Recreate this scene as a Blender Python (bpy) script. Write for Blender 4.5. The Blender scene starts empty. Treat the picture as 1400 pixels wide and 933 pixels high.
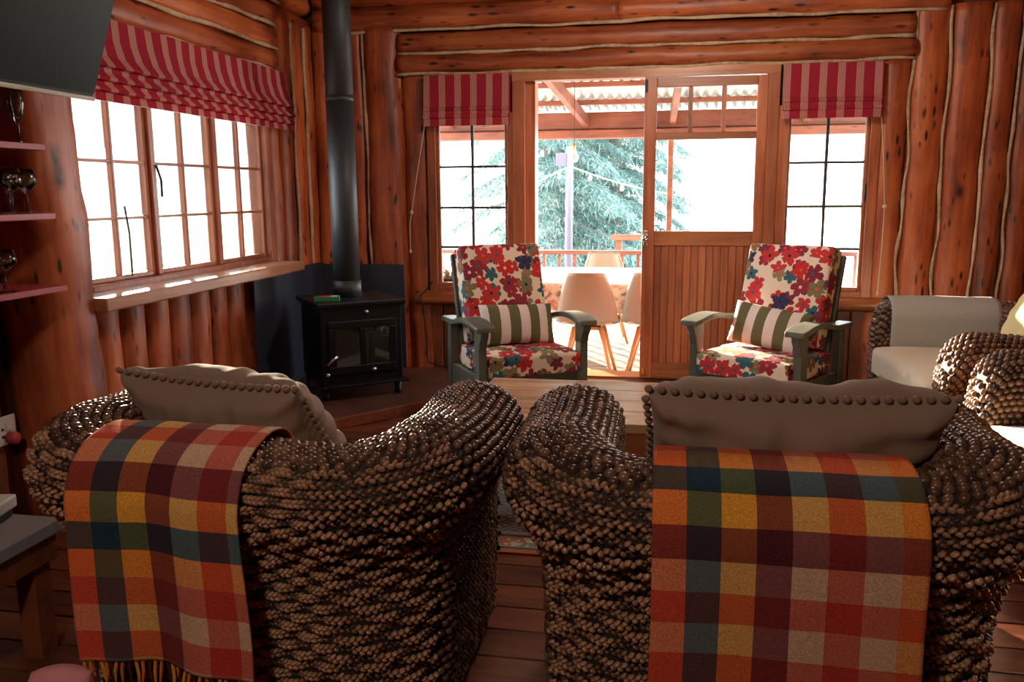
import bpy, math, random
import numpy as np
from mathutils import Vector, Matrix, noise

random.seed(7)
rng = np.random.default_rng(11)
PI = math.pi
R = math.radians
sc = bpy.context.scene
COL = sc.collection

# ------------------------------------------------------------------ camera
cam_d = bpy.data.cameras.new('camera')
cam_d.sensor_width = 36.0
cam_d.lens = 1162.2 / 1400 * 36.0
cam_d.clip_start = 0.05
cam_d.clip_end = 500
cam = bpy.data.objects.new('camera', cam_d)
COL.objects.link(cam)
_p, _y, _r = R(9.919), R(10.479), R(-0.383)
_F = Vector((-math.sin(_y) * math.cos(_p), math.cos(_y) * math.cos(_p), -math.sin(_p)))
_R = Vector((math.cos(_y), math.sin(_y), 0))
_U = _R.cross(_F)
_R2 = _R * math.cos(_r) + _U * math.sin(_r)
_U2 = _U * math.cos(_r) - _R * math.sin(_r)
cam.matrix_world = Matrix(((_R2.x, _U2.x, -_F.x, 0), (_R2.y, _U2.y, -_F.y, 0), (_R2.z, _U2.z, -_F.z, 1.27), (0, 0, 0, 1)))
sc.camera = cam

# ------------------------------------------------------------------ world, sun, exposure
w = bpy.data.worlds.new('hazy_sky')
sc.world = w
w.use_nodes = True
bg = w.node_tree.nodes['Background']
bg.inputs[0].default_value = (0.90, 0.96, 1.0, 1)
bg.inputs[1].default_value = 5.5
sun_d = bpy.data.lights.new('sun', 'SUN')
sun_d.energy = 36.0
sun_d.angle = R(1.0)
sun_d.color = (1.0, 0.80, 0.58)
sun = bpy.data.objects.new('sun', sun_d)
COL.objects.link(sun)
SUN_DIR = Vector((0.559, -0.829, -0.165)).normalized()
sun.rotation_euler = SUN_DIR.to_track_quat('-Z', 'Y').to_euler()
sun.location = (-10, 8, 6)
sc.view_settings.view_transform = 'Standard'
sc.view_settings.look = 'None'
sc.view_settings.gamma = 1.0
sc.view_settings.use_curve_mapping = False
sc.view_settings.exposure = 1.1
FILL_POWER = 42.0  # emission strength of the added fill lamps, front and rear
FILL_POWER_REAR = 44.0
sc.cycles.use_denoising = True
sc.cycles.max_bounces = 10
sc.cycles.diffuse_bounces = 6
sc.cycles.transparent_max_bounces = 16
sc.cycles.sample_clamp_indirect = 6.0
sc.cycles.caustics_reflective = False
sc.cycles.caustics_refractive = False

# ------------------------------------------------------------------ helpers
def link(o, parent=None):
    COL.objects.link(o)
    if parent is not None:
        o.parent = parent
    return o

def tag(o, label=None, cat=None, group=None, kind=None):
    if label: o['label'] = label
    if cat: o['category'] = cat
    if group: o['group'] = group
    if kind: o['kind'] = kind
    return o

def thing(name, label, cat, loc=(0, 0, 0), rotz=0.0, group=None):
    o = bpy.data.objects.new(name, None)
    o.empty_display_size = 0.05
    COL.objects.link(o)
    o.location = loc
    o.rotation_euler = (0, 0, rotz)
    return tag(o, label, cat, group)

def copy_tree(o, parent=None):
    c = o.copy()
    COL.objects.link(c)
    c.parent = parent
    for ch in list(o.children):
        copy_tree(ch, c)
    return c

class MB:
    """collects vertices / faces / uvs of one mesh"""
    def __init__(s):
        s.v = []; s.f = []; s.uv = {}
    def add(s, vs, fs, uvs=None):
        b = len(s.v)
        s.v += [tuple(q) for q in vs]
        for k, f in enumerate(fs):
            if uvs is not None:
                s.uv[len(s.f)] = [uvs[i] for i in f]
            s.f.append(tuple(i + b for i in f))
        return s
    def box(s, x0, x1, y0, y1, z0, z1, m=None):
        vs = [(x0, y0, z0), (x1, y0, z0), (x1, y1, z0), (x0, y1, z0), (x0, y0, z1), (x1, y0, z1), (x1, y1, z1), (x0, y1, z1)]
        if m is not None: vs = [m @ Vector(q) for q in vs]
        return s.add(vs, [(0, 3, 2, 1), (4, 5, 6, 7), (0, 1, 5, 4), (1, 2, 6, 5), (2, 3, 7, 6), (3, 0, 4, 7)])
    def bar(s, a, b, wd, ht, up=(0, 0, 1)):
        a = Vector(a); b = Vector(b); d = (b - a); L = d.length; d.normalize()
        up = Vector(up); x = d.cross(up)
        if x.length < 1e-4: x = Vector((1, 0, 0))
        x.normalize(); u = x.cross(d).normalized()
        vs = []
        for q in (a, b):
            for sx, sz in ((-1, -1), (1, -1), (1, 1), (-1, 1)):
                vs.append(q + x * sx * wd / 2 + u * sz * ht / 2)
        return s.add(vs, [(0, 1, 2, 3), (7, 6, 5, 4), (0, 4, 5, 1), (1, 5, 6, 2), (2, 6, 7, 3), (3, 7, 4, 0)])
    def tube(s, pts, rad, seg=8, caps=True):
        pts = [Vector(q) for q in pts]
        n = len(pts)
        rads = rad if isinstance(rad, (list, tuple)) else [rad] * n
        vs = []; fs = []
        ref = None
        for i, q in enumerate(pts):
            d = (pts[min(i + 1, n - 1)] - pts[max(i - 1, 0)]).normalized()
            if ref is None:
                ref = d.orthogonal().normalized()
            ref = (ref - d * ref.dot(d))
            if ref.length < 1e-5: ref = d.orthogonal()
            ref.normalize(); b2 = d.cross(ref)
            for k in range(seg):
                a = 2 * PI * k / seg
                vs.append(q + (ref * math.cos(a) + b2 * math.sin(a)) * rads[i])
        for i in range(n - 1):
            for k in range(seg):
                k2 = (k + 1) % seg
                fs.append((i * seg + k, i * seg + k2, (i + 1) * seg + k2, (i + 1) * seg + k))
        if caps:
            fs.append(tuple(reversed(range(seg)))); fs.append(tuple(range((n - 1) * seg, n * seg)))
        return s.add(vs, fs)
    def lathe(s, prof, seg=20, c=(0, 0, 0)):
        vs = []; fs = []
        for r, z in prof:
            for k in range(seg):
                a = 2 * PI * k / seg
                vs.append((c[0] + r * math.cos(a), c[1] + r * math.sin(a), c[2] + z))
        for i in range(len(prof) - 1):
            for k in range(seg):
                k2 = (k + 1) % seg
                fs.append((i * seg + k, i * seg + k2, (i + 1) * seg + k2, (i + 1) * seg + k))
        fs.append(tuple(reversed(range(seg)))); fs.append(tuple(range((len(prof) - 1) * seg, len(prof) * seg)))
        return s.add(vs, fs)
    def prism(s, poly, z0, z1):
        n = len(poly)
        vs = [(x, y, z0) for x, y in poly] + [(x, y, z1) for x, y in poly]
        fs = [tuple(reversed(range(n))), tuple(range(n, 2 * n))]
        for k in range(n):
            fs.append((k, (k + 1) % n, n + (k + 1) % n, n + k))
        return s.add(vs, fs)
    def grid(s, fn, nu, nv, uvfn=None, flip=False):
        vs = []; uv = []
        for j in range(nv + 1):
            for i in range(nu + 1):
                u, v = i / nu, j / nv
                vs.append(fn(u, v)); uv.append(uvfn(u, v) if uvfn else (u, v))
        fs = []
        for j in range(nv):
            for i in range(nu):
                a = j * (nu + 1) + i
                q = (a, a + 1, a + nu + 2, a + nu + 1)
                fs.append(tuple(reversed(q)) if flip else q)
        return s.add(vs, fs, uv)
    def mesh(s, name, smooth=False):
        me = bpy.data.meshes.new(name)
        me.from_pydata(s.v, [], s.f)
        if s.uv:
            ul = me.uv_layers.new(name='uv')
            li = 0
            for k, f in enumerate(s.f):
                u = s.uv.get(k)
                for q in range(len(f)):
                    if u: ul.data[li].uv = u[q]
                    li += 1
        if smooth:
            me.polygons.foreach_set('use_smooth', [True] * len(me.polygons))
        me.update()
        return me
    def build(s, name, mt, parent=None, smooth=False, bevel=0.0, solid=0.0, sub=0, loc=None, rot=None):
        me = s.mesh(name, smooth)
        me.materials.append(mt)
        o = bpy.data.objects.new(name, me)
        link(o, parent)
        if loc: o.location = loc
        if rot: o.rotation_euler = rot
        if solid:
            m = o.modifiers.new('solid', 'SOLIDIFY'); m.thickness = abs(solid); m.offset = -1 if solid > 0 else 1
        if bevel:
            m = o.modifiers.new('bevel', 'BEVEL'); m.width = bevel; m.segments = 2; m.limit_method = 'ANGLE'; m.angle_limit = R(40)
        if sub:
            m = o.modifiers.new('sub', 'SUBSURF'); m.levels = sub; m.render_levels = sub
        return o

def B(x0, x1, y0, y1, z0, z1, m=None):
    return MB().box(x0, x1, y0, y1, z0, z1, m)

def struct(o):
    o['kind'] = 'structure'
    return o

# ------------------------------------------------------------------ materials
def mk(name, col=(0.5, 0.5, 0.5), rough=0.6, metal=0.0, spec=0.5):
    m = bpy.data.materials.new(name)
    m.use_nodes = True
    b = m.node_tree.nodes['Principled BSDF']
    b.inputs['Base Color'].default_value = (*col, 1)
    b.inputs['Roughness'].default_value = rough
    b.inputs['Metallic'].default_value = metal
    b.inputs['Specular IOR Level'].default_value = spec
    return m, m.node_tree, b

def nd(nt, t, ins=None, **kw):
    n = nt.nodes.new(t)
    for k, v in kw.items(): setattr(n, k, v)
    if ins:
        for k, v in ins.items():
            s_ = n.inputs[k]
            if isinstance(v, bpy.types.NodeSocket): nt.links.new(v, s_)
            else: s_.default_value = v
    return n

def math_(nt, op, a, b=None, c=None):
    ins = {0: a}
    if b is not None: ins[1] = b
    if c is not None: ins[2] = c
    return nd(nt, 'ShaderNodeMath', ins, operation=op).outputs[0]

def vmath(nt, op, a, b=None):
    ins = {0: a}
    if b is not None: ins[1] = b
    return nd(nt, 'ShaderNodeVectorMath', ins, operation=op).outputs[0]

def ramp(nt, fac, stops, interp='LINEAR'):
    n = nd(nt, 'ShaderNodeValToRGB', {0: fac})
    cr = n.color_ramp
    cr.interpolation = interp
    while len(cr.elements) < len(stops): cr.elements.new(0.5)
    for e, (p, c) in zip(cr.elements, stops):
        e.position = p
        e.color = (*c, 1) if len(c) == 3 else c
    return n.outputs[0]

def mix(nt, fac, a, b, mode='MIX'):
    n = nd(nt, 'ShaderNodeMix', data_type='RGBA', blend_type=mode)
    for k, v in ((0, fac), (6, a), (7, b)):
        if isinstance(v, bpy.types.NodeSocket): nt.links.new(v, n.inputs[k])
        else: n.inputs[k].default_value = v if not isinstance(v, tuple) or len(v) == 4 else (*v, 1)
    return n.outputs[2]

def bump(nt, b, height, strength=0.3, dist=0.01):
    n = nd(nt, 'ShaderNodeBump', {'Height': height, 'Strength': strength, 'Distance': dist})
    nt.links.new(n.outputs[0], b.inputs['Normal'])

def wood(name, dark, mid, light, grain=(9, 9, 0.9), rough=0.42, knots=0.0, marks=0.0, vary=0.25, bumps=0.25, spec=0.5):
    """grain runs along the axis with the small scale"""
    m, nt, b = mk(name, mid, rough, 0, spec)
    tc = nd(nt, 'ShaderNodeTexCoord').outputs['Object']
    oi = nd(nt, 'ShaderNodeObjectInfo').outputs['Random']
    off = nd(nt, 'ShaderNodeCombineXYZ', {0: math_(nt, 'MULTIPLY', oi, 37.0), 1: math_(nt, 'MULTIPLY', oi, 91.0), 2: math_(nt, 'MULTIPLY', oi, 53.0)}).outputs[0]
    co = vmath(nt, 'ADD', tc, off)
    g = vmath(nt, 'MULTIPLY', co, grain)
    n1 = nd(nt, 'ShaderNodeTexNoise', {'Vector': g, 'Scale': 1.0, 'Detail': 6.0, 'Roughness': 0.62, 'Distortion': 0.6}).outputs[0]
    n2 = nd(nt, 'ShaderNodeTexNoise', {'Vector': vmath(nt, 'MULTIPLY', g, (5, 5, 5)), 'Scale': 1.0, 'Detail': 3.0}).outputs[0]
    n3 = nd(nt, 'ShaderNodeTexNoise', {'Vector': co, 'Scale': 2.2, 'Detail': 3.0}).outputs[0]
    f = math_(nt, 'ADD', math_(nt, 'MULTIPLY', n1, 0.6), math_(nt, 'MULTIPLY', n2, 0.18))
    f = math_(nt, 'ADD', math_(nt, 'MULTIPLY', f, 0.85), math_(nt, 'MULTIPLY', n3, 0.34))
    c = ramp(nt, f, [(0.37, dark), (0.5, mid), (0.64, light)])
    if knots:
        ks = tuple(3.2 if q > 3 else 1.5 for q in grain)
        kd = nd(nt, 'ShaderNodeTexVoronoi', {'Vector': vmath(nt, 'ADD', vmath(nt, 'MULTIPLY', co, ks), vmath(nt, 'MULTIPLY', nd(nt, 'ShaderNodeTexNoise', {'Vector': co, 'Scale': 9.0}).outputs[1], (0.25, 0.25, 0.25))), 'Scale': 1.0}).outputs[0]
        kf = ramp(nt, kd, [(0.03, (knots,) * 3), (0.09, (knots * .45,) * 3), (0.16, (0, 0, 0))])
        c = mix(nt, kf, c, (dark[0] * .22, dark[1] * .18, dark[2] * .2))
    if marks:
        ms = tuple(26 if q > 3 else 7 for q in grain)
        md = nd(nt, 'ShaderNodeTexVoronoi', {'Vector': vmath(nt, 'MULTIPLY', co, ms), 'Scale': 1.0}).outputs[0]
        mm = ramp(nt, nd(nt, 'ShaderNodeTexNoise', {'Vector': co, 'Scale': 5.0, 'Detail': 2.0}).outputs[0], [(0.45, (0, 0, 0)), (0.6, (1, 1, 1))])
        mf = math_(nt, 'MULTIPLY', ramp(nt, md, [(0.16, (marks,) * 3), (0.30, (0, 0, 0))]), mm)
        c = mix(nt, mf, c, (dark[0] * .25, dark[1] * .2, dark[2] * .2))
    hs = nd(nt, 'ShaderNodeHueSaturation', {'Color': c, 'Value': math_(nt, 'ADD', math_(nt, 'MULTIPLY', oi, vary * 2), 1 - vary)})
    nt.links.new(hs.outputs[0], b.inputs['Base Color'])
    bump(nt, b, f, bumps, 0.01)
    return m

LOG_V = wood('log_wood_upright', (0.10, 0.016, 0.007), (0.41, 0.090, 0.027), (0.66, 0.205, 0.062), (8, 8, 0.7), 0.45, 0.95, 1.0, 0.26)
PLANKW = wood('board_wood_upright', (0.23, 0.062, 0.027), (0.43, 0.130, 0.055), (0.56, 0.20, 0.09), (16, 16, 0.9), 0.36, 0, 0, 0.26, 0.12)
DARKBOARD = wood('board_wood_dark', (0.06, 0.016, 0.009), (0.16, 0.045, 0.02), (0.25, 0.08, 0.035), (10, 10, 0.8), 0.45, 0.8, 0.6, 0.2)
TRIMX = wood('trim_wood_along', (0.25, 0.075, 0.028), (0.42, 0.15, 0.055), (0.55, 0.22, 0.09), (0.9, 16, 16), 0.36, 0, 0, 0.12, 0.1)
TRIMY = wood('sill_wood_along', (0.30, 0.12, 0.06), (0.48, 0.21, 0.11), (0.62, 0.30, 0.17), (14, 0.9, 14), 0.3, 0, 0, 0.1, 0.1)
FLOORW = wood('floor_plank_wood', (0.050, 0.014, 0.008), (0.15, 0.045, 0.020), (0.25, 0.085, 0.038), (1.1, 12, 12), 0.33, 0, 0.5, 0.2, 0.15)
DECKW = wood('deck_plank_wood', (0.22, 0.16, 0.11), (0.36, 0.27, 0.19), (0.48, 0.37, 0.27), (1.0, 12, 12), 0.6, 0, 0, 0.15)
PORCHW = wood('porch_timber_wood', (0.11, 0.030, 0.018), (0.22, 0.066, 0.036), (0.30, 0.10, 0.056), (1.0, 9, 9), 0.55, 0, 0.5, 0.12)
CEILW = wood('ceiling_board_wood', (0.06, 0.018, 0.01), (0.15, 0.045, 0.02), (0.22, 0.07, 0.03), (10, 0.8, 10), 0.5, 0.7, 0, 0.15)
TABLEW = wood('table_top_wood', (0.24, 0.12, 0.06), (0.42, 0.24, 0.13), (0.56, 0.35, 0.21), (0.9, 13, 13), 0.22, 0, 0, 0.12, 0.05)
TABLER = wood('table_apron_wood', (0.14, 0.035, 0.016), (0.26, 0.075, 0.03), (0.34, 0.11, 0.045), (1.0, 12, 12), 0.35, 0, 0, 0.1, 0.1)
BEECH = wood('pale_leg_wood', (0.36, 0.17, 0.06), (0.46, 0.23, 0.085), (0.55, 0.30, 0.13), (16, 16, 1), 0.45, 0, 0, 0.05, 0.05)
HEARTHW = wood('hearth_slab', (0.055, 0.024, 0.018), (0.12, 0.05, 0.035), (0.18, 0.08, 0.055), (3, 3, 3), 0.4, 0, 0.4, 0.1)
GREENP = wood('green_paint', (0.060, 0.068, 0.050), (0.095, 0.105, 0.078), (0.125, 0.135, 0.10), (14, 14, 2), 0.42, 0, 0, 0.06, 0.05)
REDP, _, _ = mk('red_paint', (0.42, 0.055, 0.065), 0.4)
CHINK = wood('chinking', (0.34, 0.22, 0.13), (0.54, 0.39, 0.25), (0.68, 0.52, 0.36), (18, 18, 18), 0.9, 0, 0, 0.1, 0.5)
BLACKM, nt_, b_ = mk('black_iron', (0.012, 0.013, 0.015), 0.42, 0.6)
bump(nt_, b_, nd(nt_, 'ShaderNodeTexNoise', {'Scale': 180.0, 'Detail': 2.0}).outputs[0], 0.12, 0.002)
FLUEM, nt_, b_ = mk('flue_enamel', (0.034, 0.040, 0.046), 0.52, 0.2)
bump(nt_, b_, nd(nt_, 'ShaderNodeTexNoise', {'Scale': 90.0, 'Detail': 2.0}).outputs[0], 0.08, 0.002)
SHIELDM, _, _ = mk('shield_navy_steel', (0.034, 0.044, 0.072), 0.45, 0.1)
CHROME, _, _ = mk('chrome', (0.75, 0.74, 0.72), 0.22, 1.0)
BRASS, _, _ = mk('brass', (0.72, 0.40, 0.12), 0.3, 1.0)
BLACKP, _, _ = mk('black_plastic', (0.012, 0.014, 0.016), 0.45, 0, 0.3)
SCREEN, _, _ = mk('tv_screen', (0.005, 0.013, 0.015), 0.4, 0, 0.10)
SILVER, _, _ = mk('silver_bezel', (0.45, 0.42, 0.38), 0.3, 0.9)
WHITEP, _, _ = mk('white_plastic', (0.62, 0.60, 0.56), 0.45)
GREYP, _, _ = mk('grey_plastic', (0.36, 0.35, 0.36), 0.45)
CORD, _, _ = mk('blind_cord', (0.70, 0.62, 0.52), 0.8)
SHELLM, _, _ = mk('chair_shell_plastic', (0.27, 0.225, 0.165), 0.4)
POLEM, _, _ = mk('painted_pole', (0.10, 0.10, 0.14), 0.6)
IRONBAR, _, _ = mk('window_bar_iron', (0.05, 0.045, 0.04), 0.5)
BULBM, nt_, b_ = mk('bulb_glass', (0.95, 0.93, 0.88), 0.15)
b_.inputs['Transmission Weight'].default_value = 0.6
ROOFM, nt_, b_ = mk('galvanised_sheet', (0.70, 0.72, 0.72), 0.42, 0.25)
STONE, _, _ = mk('ground_field', (0.60, 0.60, 0.55), 0.9)

def glass_mat(name, tint=(1, 1, 1), refl=0.9):
    m = bpy.data.materials.new(name); m.use_nodes = True
    nt = m.node_tree; nt.nodes.remove(nt.nodes['Principled BSDF'])
    tr = nd(nt, 'ShaderNodeBsdfTransparent', {0: (*tint, 1)})
    gl = nd(nt, 'ShaderNodeBsdfGlossy', {'Roughness': 0.02})
    fr = nd(nt, 'ShaderNodeFresnel', {0: 1.5})
    ms = nd(nt, 'ShaderNodeMixShader', {0: math_(nt, 'MULTIPLY', fr.outputs[0], refl), 1: tr.outputs[0], 2: gl.outputs[0]})
    nt.links.new(ms.outputs[0], nt.nodes['Material Output'].inputs[0])
    return m
PANE = glass_mat('window_glass', (0.97, 0.985, 0.98))
DRINKG = glass_mat('drinking_glass', (0.86, 0.88, 0.87), 1.6)
STOVEG, _, b_ = mk('stove_glass', (0.010, 0.009, 0.008), 0.04, 0, 0.5)
b_.inputs['IOR'].default_value = 2.2

# -------- fabrics
def fabric(name, col, rough=0.9, var=0.12, sheen=0.1, fine=260.0):
    sheen = min(sheen, 0.1)
    m, nt, b = mk(name, col, rough, 0, 0.25)
    n = nd(nt, 'ShaderNodeTexNoise', {'Vector': nd(nt, 'ShaderNodeTexCoord').outputs['Object'], 'Scale': fine, 'Detail': 2.0}).outputs[0]
    c = mix(nt, n, tuple(q * (1 - var) for q in col), tuple(min(1, q * (1 + var)) for q in col))
    nt.links.new(c, b.inputs['Base Color'])
    b.inputs['Sheen Weight'].default_value = sheen
    b.inputs['Sheen Roughness'].default_value = 0.4
    bump(nt, b, n, 0.25, 0.002)
    return m
TAUPE = fabric('taupe_velvet', (0.28, 0.20, 0.145), 0.75, 0.1, 0.6)
POMM = fabric('taupe_pompom', (0.26, 0.17, 0.115), 0.9, 0.2, 0.4)
CREAM = fabric('cream_canvas', (0.66, 0.58, 0.46), 0.85, 0.06, 0.2)
GREYT = fabric('grey_fleece', (0.46, 0.46, 0.42), 0.95, 0.12, 0.6)
YELLOW = fabric('pale_yellow_cotton', (0.76, 0.66, 0.34), 0.85, 0.05, 0.2)
PINKF = fabric('pink_fabric', (0.70, 0.30, 0.33), 0.9, 0.05, 0.3)

def uvsock(nt):
    return nd(nt, 'ShaderNodeUVMap', uv_map='uv').outputs[0]

def plaid(name, cell, cols, rows, u0=0.0, v0=0.0):
    m, nt, b = mk(name, (0.5, 0.2, 0.1), 0.95, 0, 0.2)
    sp = nd(nt, 'ShaderNodeSeparateXYZ', {0: uvsock(nt)})
    def bands(coord, seq, c0):
        n = len(seq)
        t = math_(nt, 'FRACT', math_(nt, 'DIVIDE', math_(nt, 'SUBTRACT', coord, c0), cell * n))
        return ramp(nt, t, [(i / n, seq[i]) for i in range(n)], 'CONSTANT')
    cu = bands(sp.outputs[0], cols, u0)
    cv = bands(sp.outputs[1], rows, v0)
    # twill: warp and weft threads show half each
    c = nd(nt, 'ShaderNodeGamma', {0: mix(nt, 1.0, cu, cv, 'MULTIPLY'), 1: 0.5}).outputs[0]
    fz = nd(nt, 'ShaderNodeTexNoise', {'Vector': nd(nt, 'ShaderNodeTexCoord').outputs['Object'], 'Scale': 320.0, 'Detail': 3.0}).outputs[0]
    c = mix(nt, 1.0, c, ramp(nt, fz, [(0.3, (0.72, 0.72, 0.72)), (0.7, (1.22, 1.22, 1.22))]), 'MULTIPLY')
    nt.links.new(c, b.inputs['Base Color'])
    b.inputs['Sheen Weight'].default_value = 0.06
    bump(nt, b, fz, 0.4, 0.004)
    return m

cCORAL = (0.78, 0.12, 0.04); cSLATE = (0.020, 0.045, 0.07); cGOLD = (0.78, 0.36, 0.045); cMAR = (0.085, 0.014, 0.020)
cBEI = (0.64, 0.42, 0.28); cRED = (0.48, 0.045, 0.030); cORG = (0.80, 0.20, 0.03); cNAVY = (0.010, 0.035, 0.065)
PLAID = plaid('plaid_wool', 0.063, [cCORAL, cSLATE, cGOLD, cMAR, cBEI, cRED, cBEI, cORG],
              [cORG, cNAVY, cGOLD, cMAR, cBEI, cRED, cBEI, cRED])

def floral(name):
    """flat print of many five-petalled blooms on a cream ground"""
    m, nt, b = mk(name, (0.8, 0.7, 0.6), 0.8, 0, 0.3)
    uv = uvsock(nt)
    base = (0.74, 0.60, 0.47)
    col = None
    greens = [(0.0, (0.50, 0.030, 0.035)), (0.18, (0.21, 0.018, 0.035)), (0.36, (0.52, 0.022, 0.022)), (0.50, (0.20, 0.16, 0.075)), (0.64, (0.27, 0.022, 0.04)), (0.78, (0.030, 0.115, 0.14)), (0.88, (0.025, 0.032, 0.085)), (0.94, (0.24, 0.20, 0.10))]
    for lay, (scale, offs, rad) in enumerate(((10.6, (3.1, 7.7, 0), 0.44), (9.2, (0.35, 0.62, 0), 0.50))):
        p = vmath(nt, 'ADD', vmath(nt, 'MULTIPLY', uv, (scale, scale, 0)), offs)
        vo = nd(nt, 'ShaderNodeTexVoronoi', {'Vector': p, 'Scale': 1.0, 'Randomness': 0.72}, voronoi_dimensions='2D')
        d = vmath(nt, 'SUBTRACT', p, vo.outputs['Position'])
        s = nd(nt, 'ShaderNodeSeparateXYZ', {0: d})
        rc = nd(nt, 'ShaderNodeSeparateColor', {0: vo.outputs['Color']})
        ang = math_(nt, 'ARCTAN2', s.outputs[1], s.outputs[0])
        pet = math_(nt, 'ABSOLUTE', math_(nt, 'COSINE', math_(nt, 'ADD', math_(nt, 'MULTIPLY', ang, 2.5), math_(nt, 'MULTIPLY', rc.outputs[0], 6.28))))
        wob = nd(nt, 'ShaderNodeTexNoise', {'Vector': p, 'Scale': 3.5, 'Detail': 1.0}).outputs[0]
        r_ = math_(nt, 'MULTIPLY', math_(nt, 'ADD', 0.50, math_(nt, 'MULTIPLY', math_(nt, 'POWER', pet, 0.6), 0.55)), math_(nt, 'ADD', rad * 0.62, math_(nt, 'MULTIPLY', wob, rad * 0.7)))
        dist = vo.outputs['Distance']
        mask = math_(nt, 'LESS_THAN', dist, r_)
        keep = math_(nt, 'GREATER_THAN', rc.outputs[2], 0.05 if lay == 0 else 0.16)
        mask = math_(nt, 'MULTIPLY', mask, keep)
        petc = ramp(nt, rc.outputs[1], greens, 'CONSTANT')
        # petals slightly darker between veins
        petc = mix(nt, math_(nt, 'MULTIPLY', math_(nt, 'LESS_THAN', pet, 0.22), 0.45), petc, (0.16, 0.02, 0.03))
        eye = math_(nt, 'LESS_THAN', dist, 0.085)
        eyec = ramp(nt, rc.outputs[0], [(0.0, (0.03, 0.10, 0.14)), (0.35, (0.65, 0.09, 0.04)), (0.62, (0.70, 0.50, 0.40)), (0.8, (0.02, 0.02, 0.05))], 'CONSTANT')
        petc = mix(nt, eye, petc, eyec)
        col = mix(nt, mask, base if col is None else col, petc)
    nt.links.new(col, b.inputs['Base Color'])
    return m
FLORAL = floral('floral_print_fabric')

def stripes(name, period, duty, ca, cb):
    m, nt, b = mk(name, ca, 0.85, 0, 0.3)
    s = nd(nt, 'ShaderNodeSeparateXYZ', {0: uvsock(nt)})
    t = math_(nt, 'FRACT', math_(nt, 'DIVIDE', s.outputs[0], period))
    nt.links.new(mix(nt, math_(nt, 'LESS_THAN', t, duty), ca, cb), b.inputs['Base Color'])
    return m
STRIPE = stripes('olive_white_stripe', 0.118, 0.47, (0.125, 0.115, 0.055), (0.72, 0.60, 0.56))

def blind_mat(name, period):
    m, nt, b = mk(name, (0.4, 0.03, 0.05), 0.85, 0, 0.2)
    s = nd(nt, 'ShaderNodeSeparateXYZ', {0: uvsock(nt)})
    t = math_(nt, 'FRACT', math_(nt, 'DIVIDE', s.outputs[0], period))
    grp = math_(nt, 'LESS_THAN', t, 0.42)
    fine = math_(nt, 'LESS_THAN', math_(nt, 'FRACT', math_(nt, 'MULTIPLY', t, 5 / 0.42)), 0.42)
    f = math_(nt, 'MULTIPLY', grp, fine)
    c = mix(nt, math_(nt, 'MULTIPLY', grp, 0.55), (0.50, 0.030, 0.060), (0.66, 0.25, 0.22))
    c = mix(nt, f, c, (0.78, 0.52, 0.43))
    nt.links.new(c, b.inputs['Base Color'])
    # thin woven cloth lets some daylight through
    tl = nd(nt, 'ShaderNodeBsdfTranslucent'); nt.links.new(c, tl.inputs[0])
    ms = nd(nt, 'ShaderNodeMixShader', {0: 0.35, 1: b.outputs[0], 2: tl.outputs[0]})
    nt.links.new(ms.outputs[0], nt.nodes['Material Output'].inputs[0])
    return m
BLINDM = blind_mat('red_blind_fabric', 0.107)
BLINDW = blind_mat('red_wide_blind_fabric', 0.122)

def rug_mat():
    m, nt, b = mk('persian_rug', (0.4, 0.3, 0.2), 0.95, 0, 0.1)
    s = nd(nt, 'ShaderNodeSeparateXYZ', {0: uvsock(nt)})
    e = math_(nt, 'MINIMUM', s.outputs[0], s.outputs[1])      # distance from the edge in metres (stored in the uv)
    pal = [(0.0, (0.10, 0.13, 0.15)), (0.3, (0.42, 0.33, 0.22)), (0.55, (0.33, 0.13, 0.08)), (0.75, (0.16, 0.19, 0.19)), (0.9, (0.50, 0.40, 0.28))]
    tc = nd(nt, 'ShaderNodeTexCoord').outputs['Object']
    v1 = nd(nt, 'ShaderNodeTexVoronoi', {'Vector': tc, 'Scale': 26.0, 'Randomness': 0.6}, distance='MANHATTAN')
    v2 = nd(nt, 'ShaderNodeTexVoronoi', {'Vector': tc, 'Scale': 11.0, 'Randomness': 0.8}, distance='MANHATTAN')
    p1 = ramp(nt, nd(nt, 'ShaderNodeSeparateColor', {0: v1.outputs[1]}).outputs[0], pal, 'CONSTANT')
    p2 = ramp(nt, math_(nt, 'FRACT', math_(nt, 'MULTIPLY', v2.outputs[0], 3.0)), [(0.0, (0.13, 0.17, 0.19)), (0.4, (0.20, 0.24, 0.24)), (0.6, (0.40, 0.24, 0.15)), (0.8, (0.46, 0.37, 0.25))], 'CONSTANT')
    band = ramp(nt, math_(nt, 'DIVIDE', e, 0.5), [(0.0, (0.36, 0.12, 0.06)), (0.06, (0.06, 0.09, 0.08)), (0.10, (0.46, 0.37, 0.25)), (0.28, (0.07, 0.10, 0.10)), (0.32, (0.45, 0.36, 0.25)), (0.38, (0.15, 0.19, 0.20))], 'CONSTANT')
    inb = math_(nt, 'MULTIPLY', math_(nt, 'GREATER_THAN', e, 0.055), math_(nt, 'LESS_THAN', e, 0.14))
    c = mix(nt, math_(nt, 'MULTIPLY', inb, math_(nt, 'GREATER_THAN', v1.outputs[0], 0.28)), band, p1)
    c = mix(nt, math_(nt, 'GREATER_THAN', e, 0.19), c, p2)
    n = nd(nt, 'ShaderNodeTexNoise', {'Vector': tc, 'Scale': 240.0}).outputs[0]
    nt.links.new(c, b.inputs['Base Color'])
    bump(nt, b, n, 0.5, 0.004)
    return m
RUGM = rug_mat()

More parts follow.
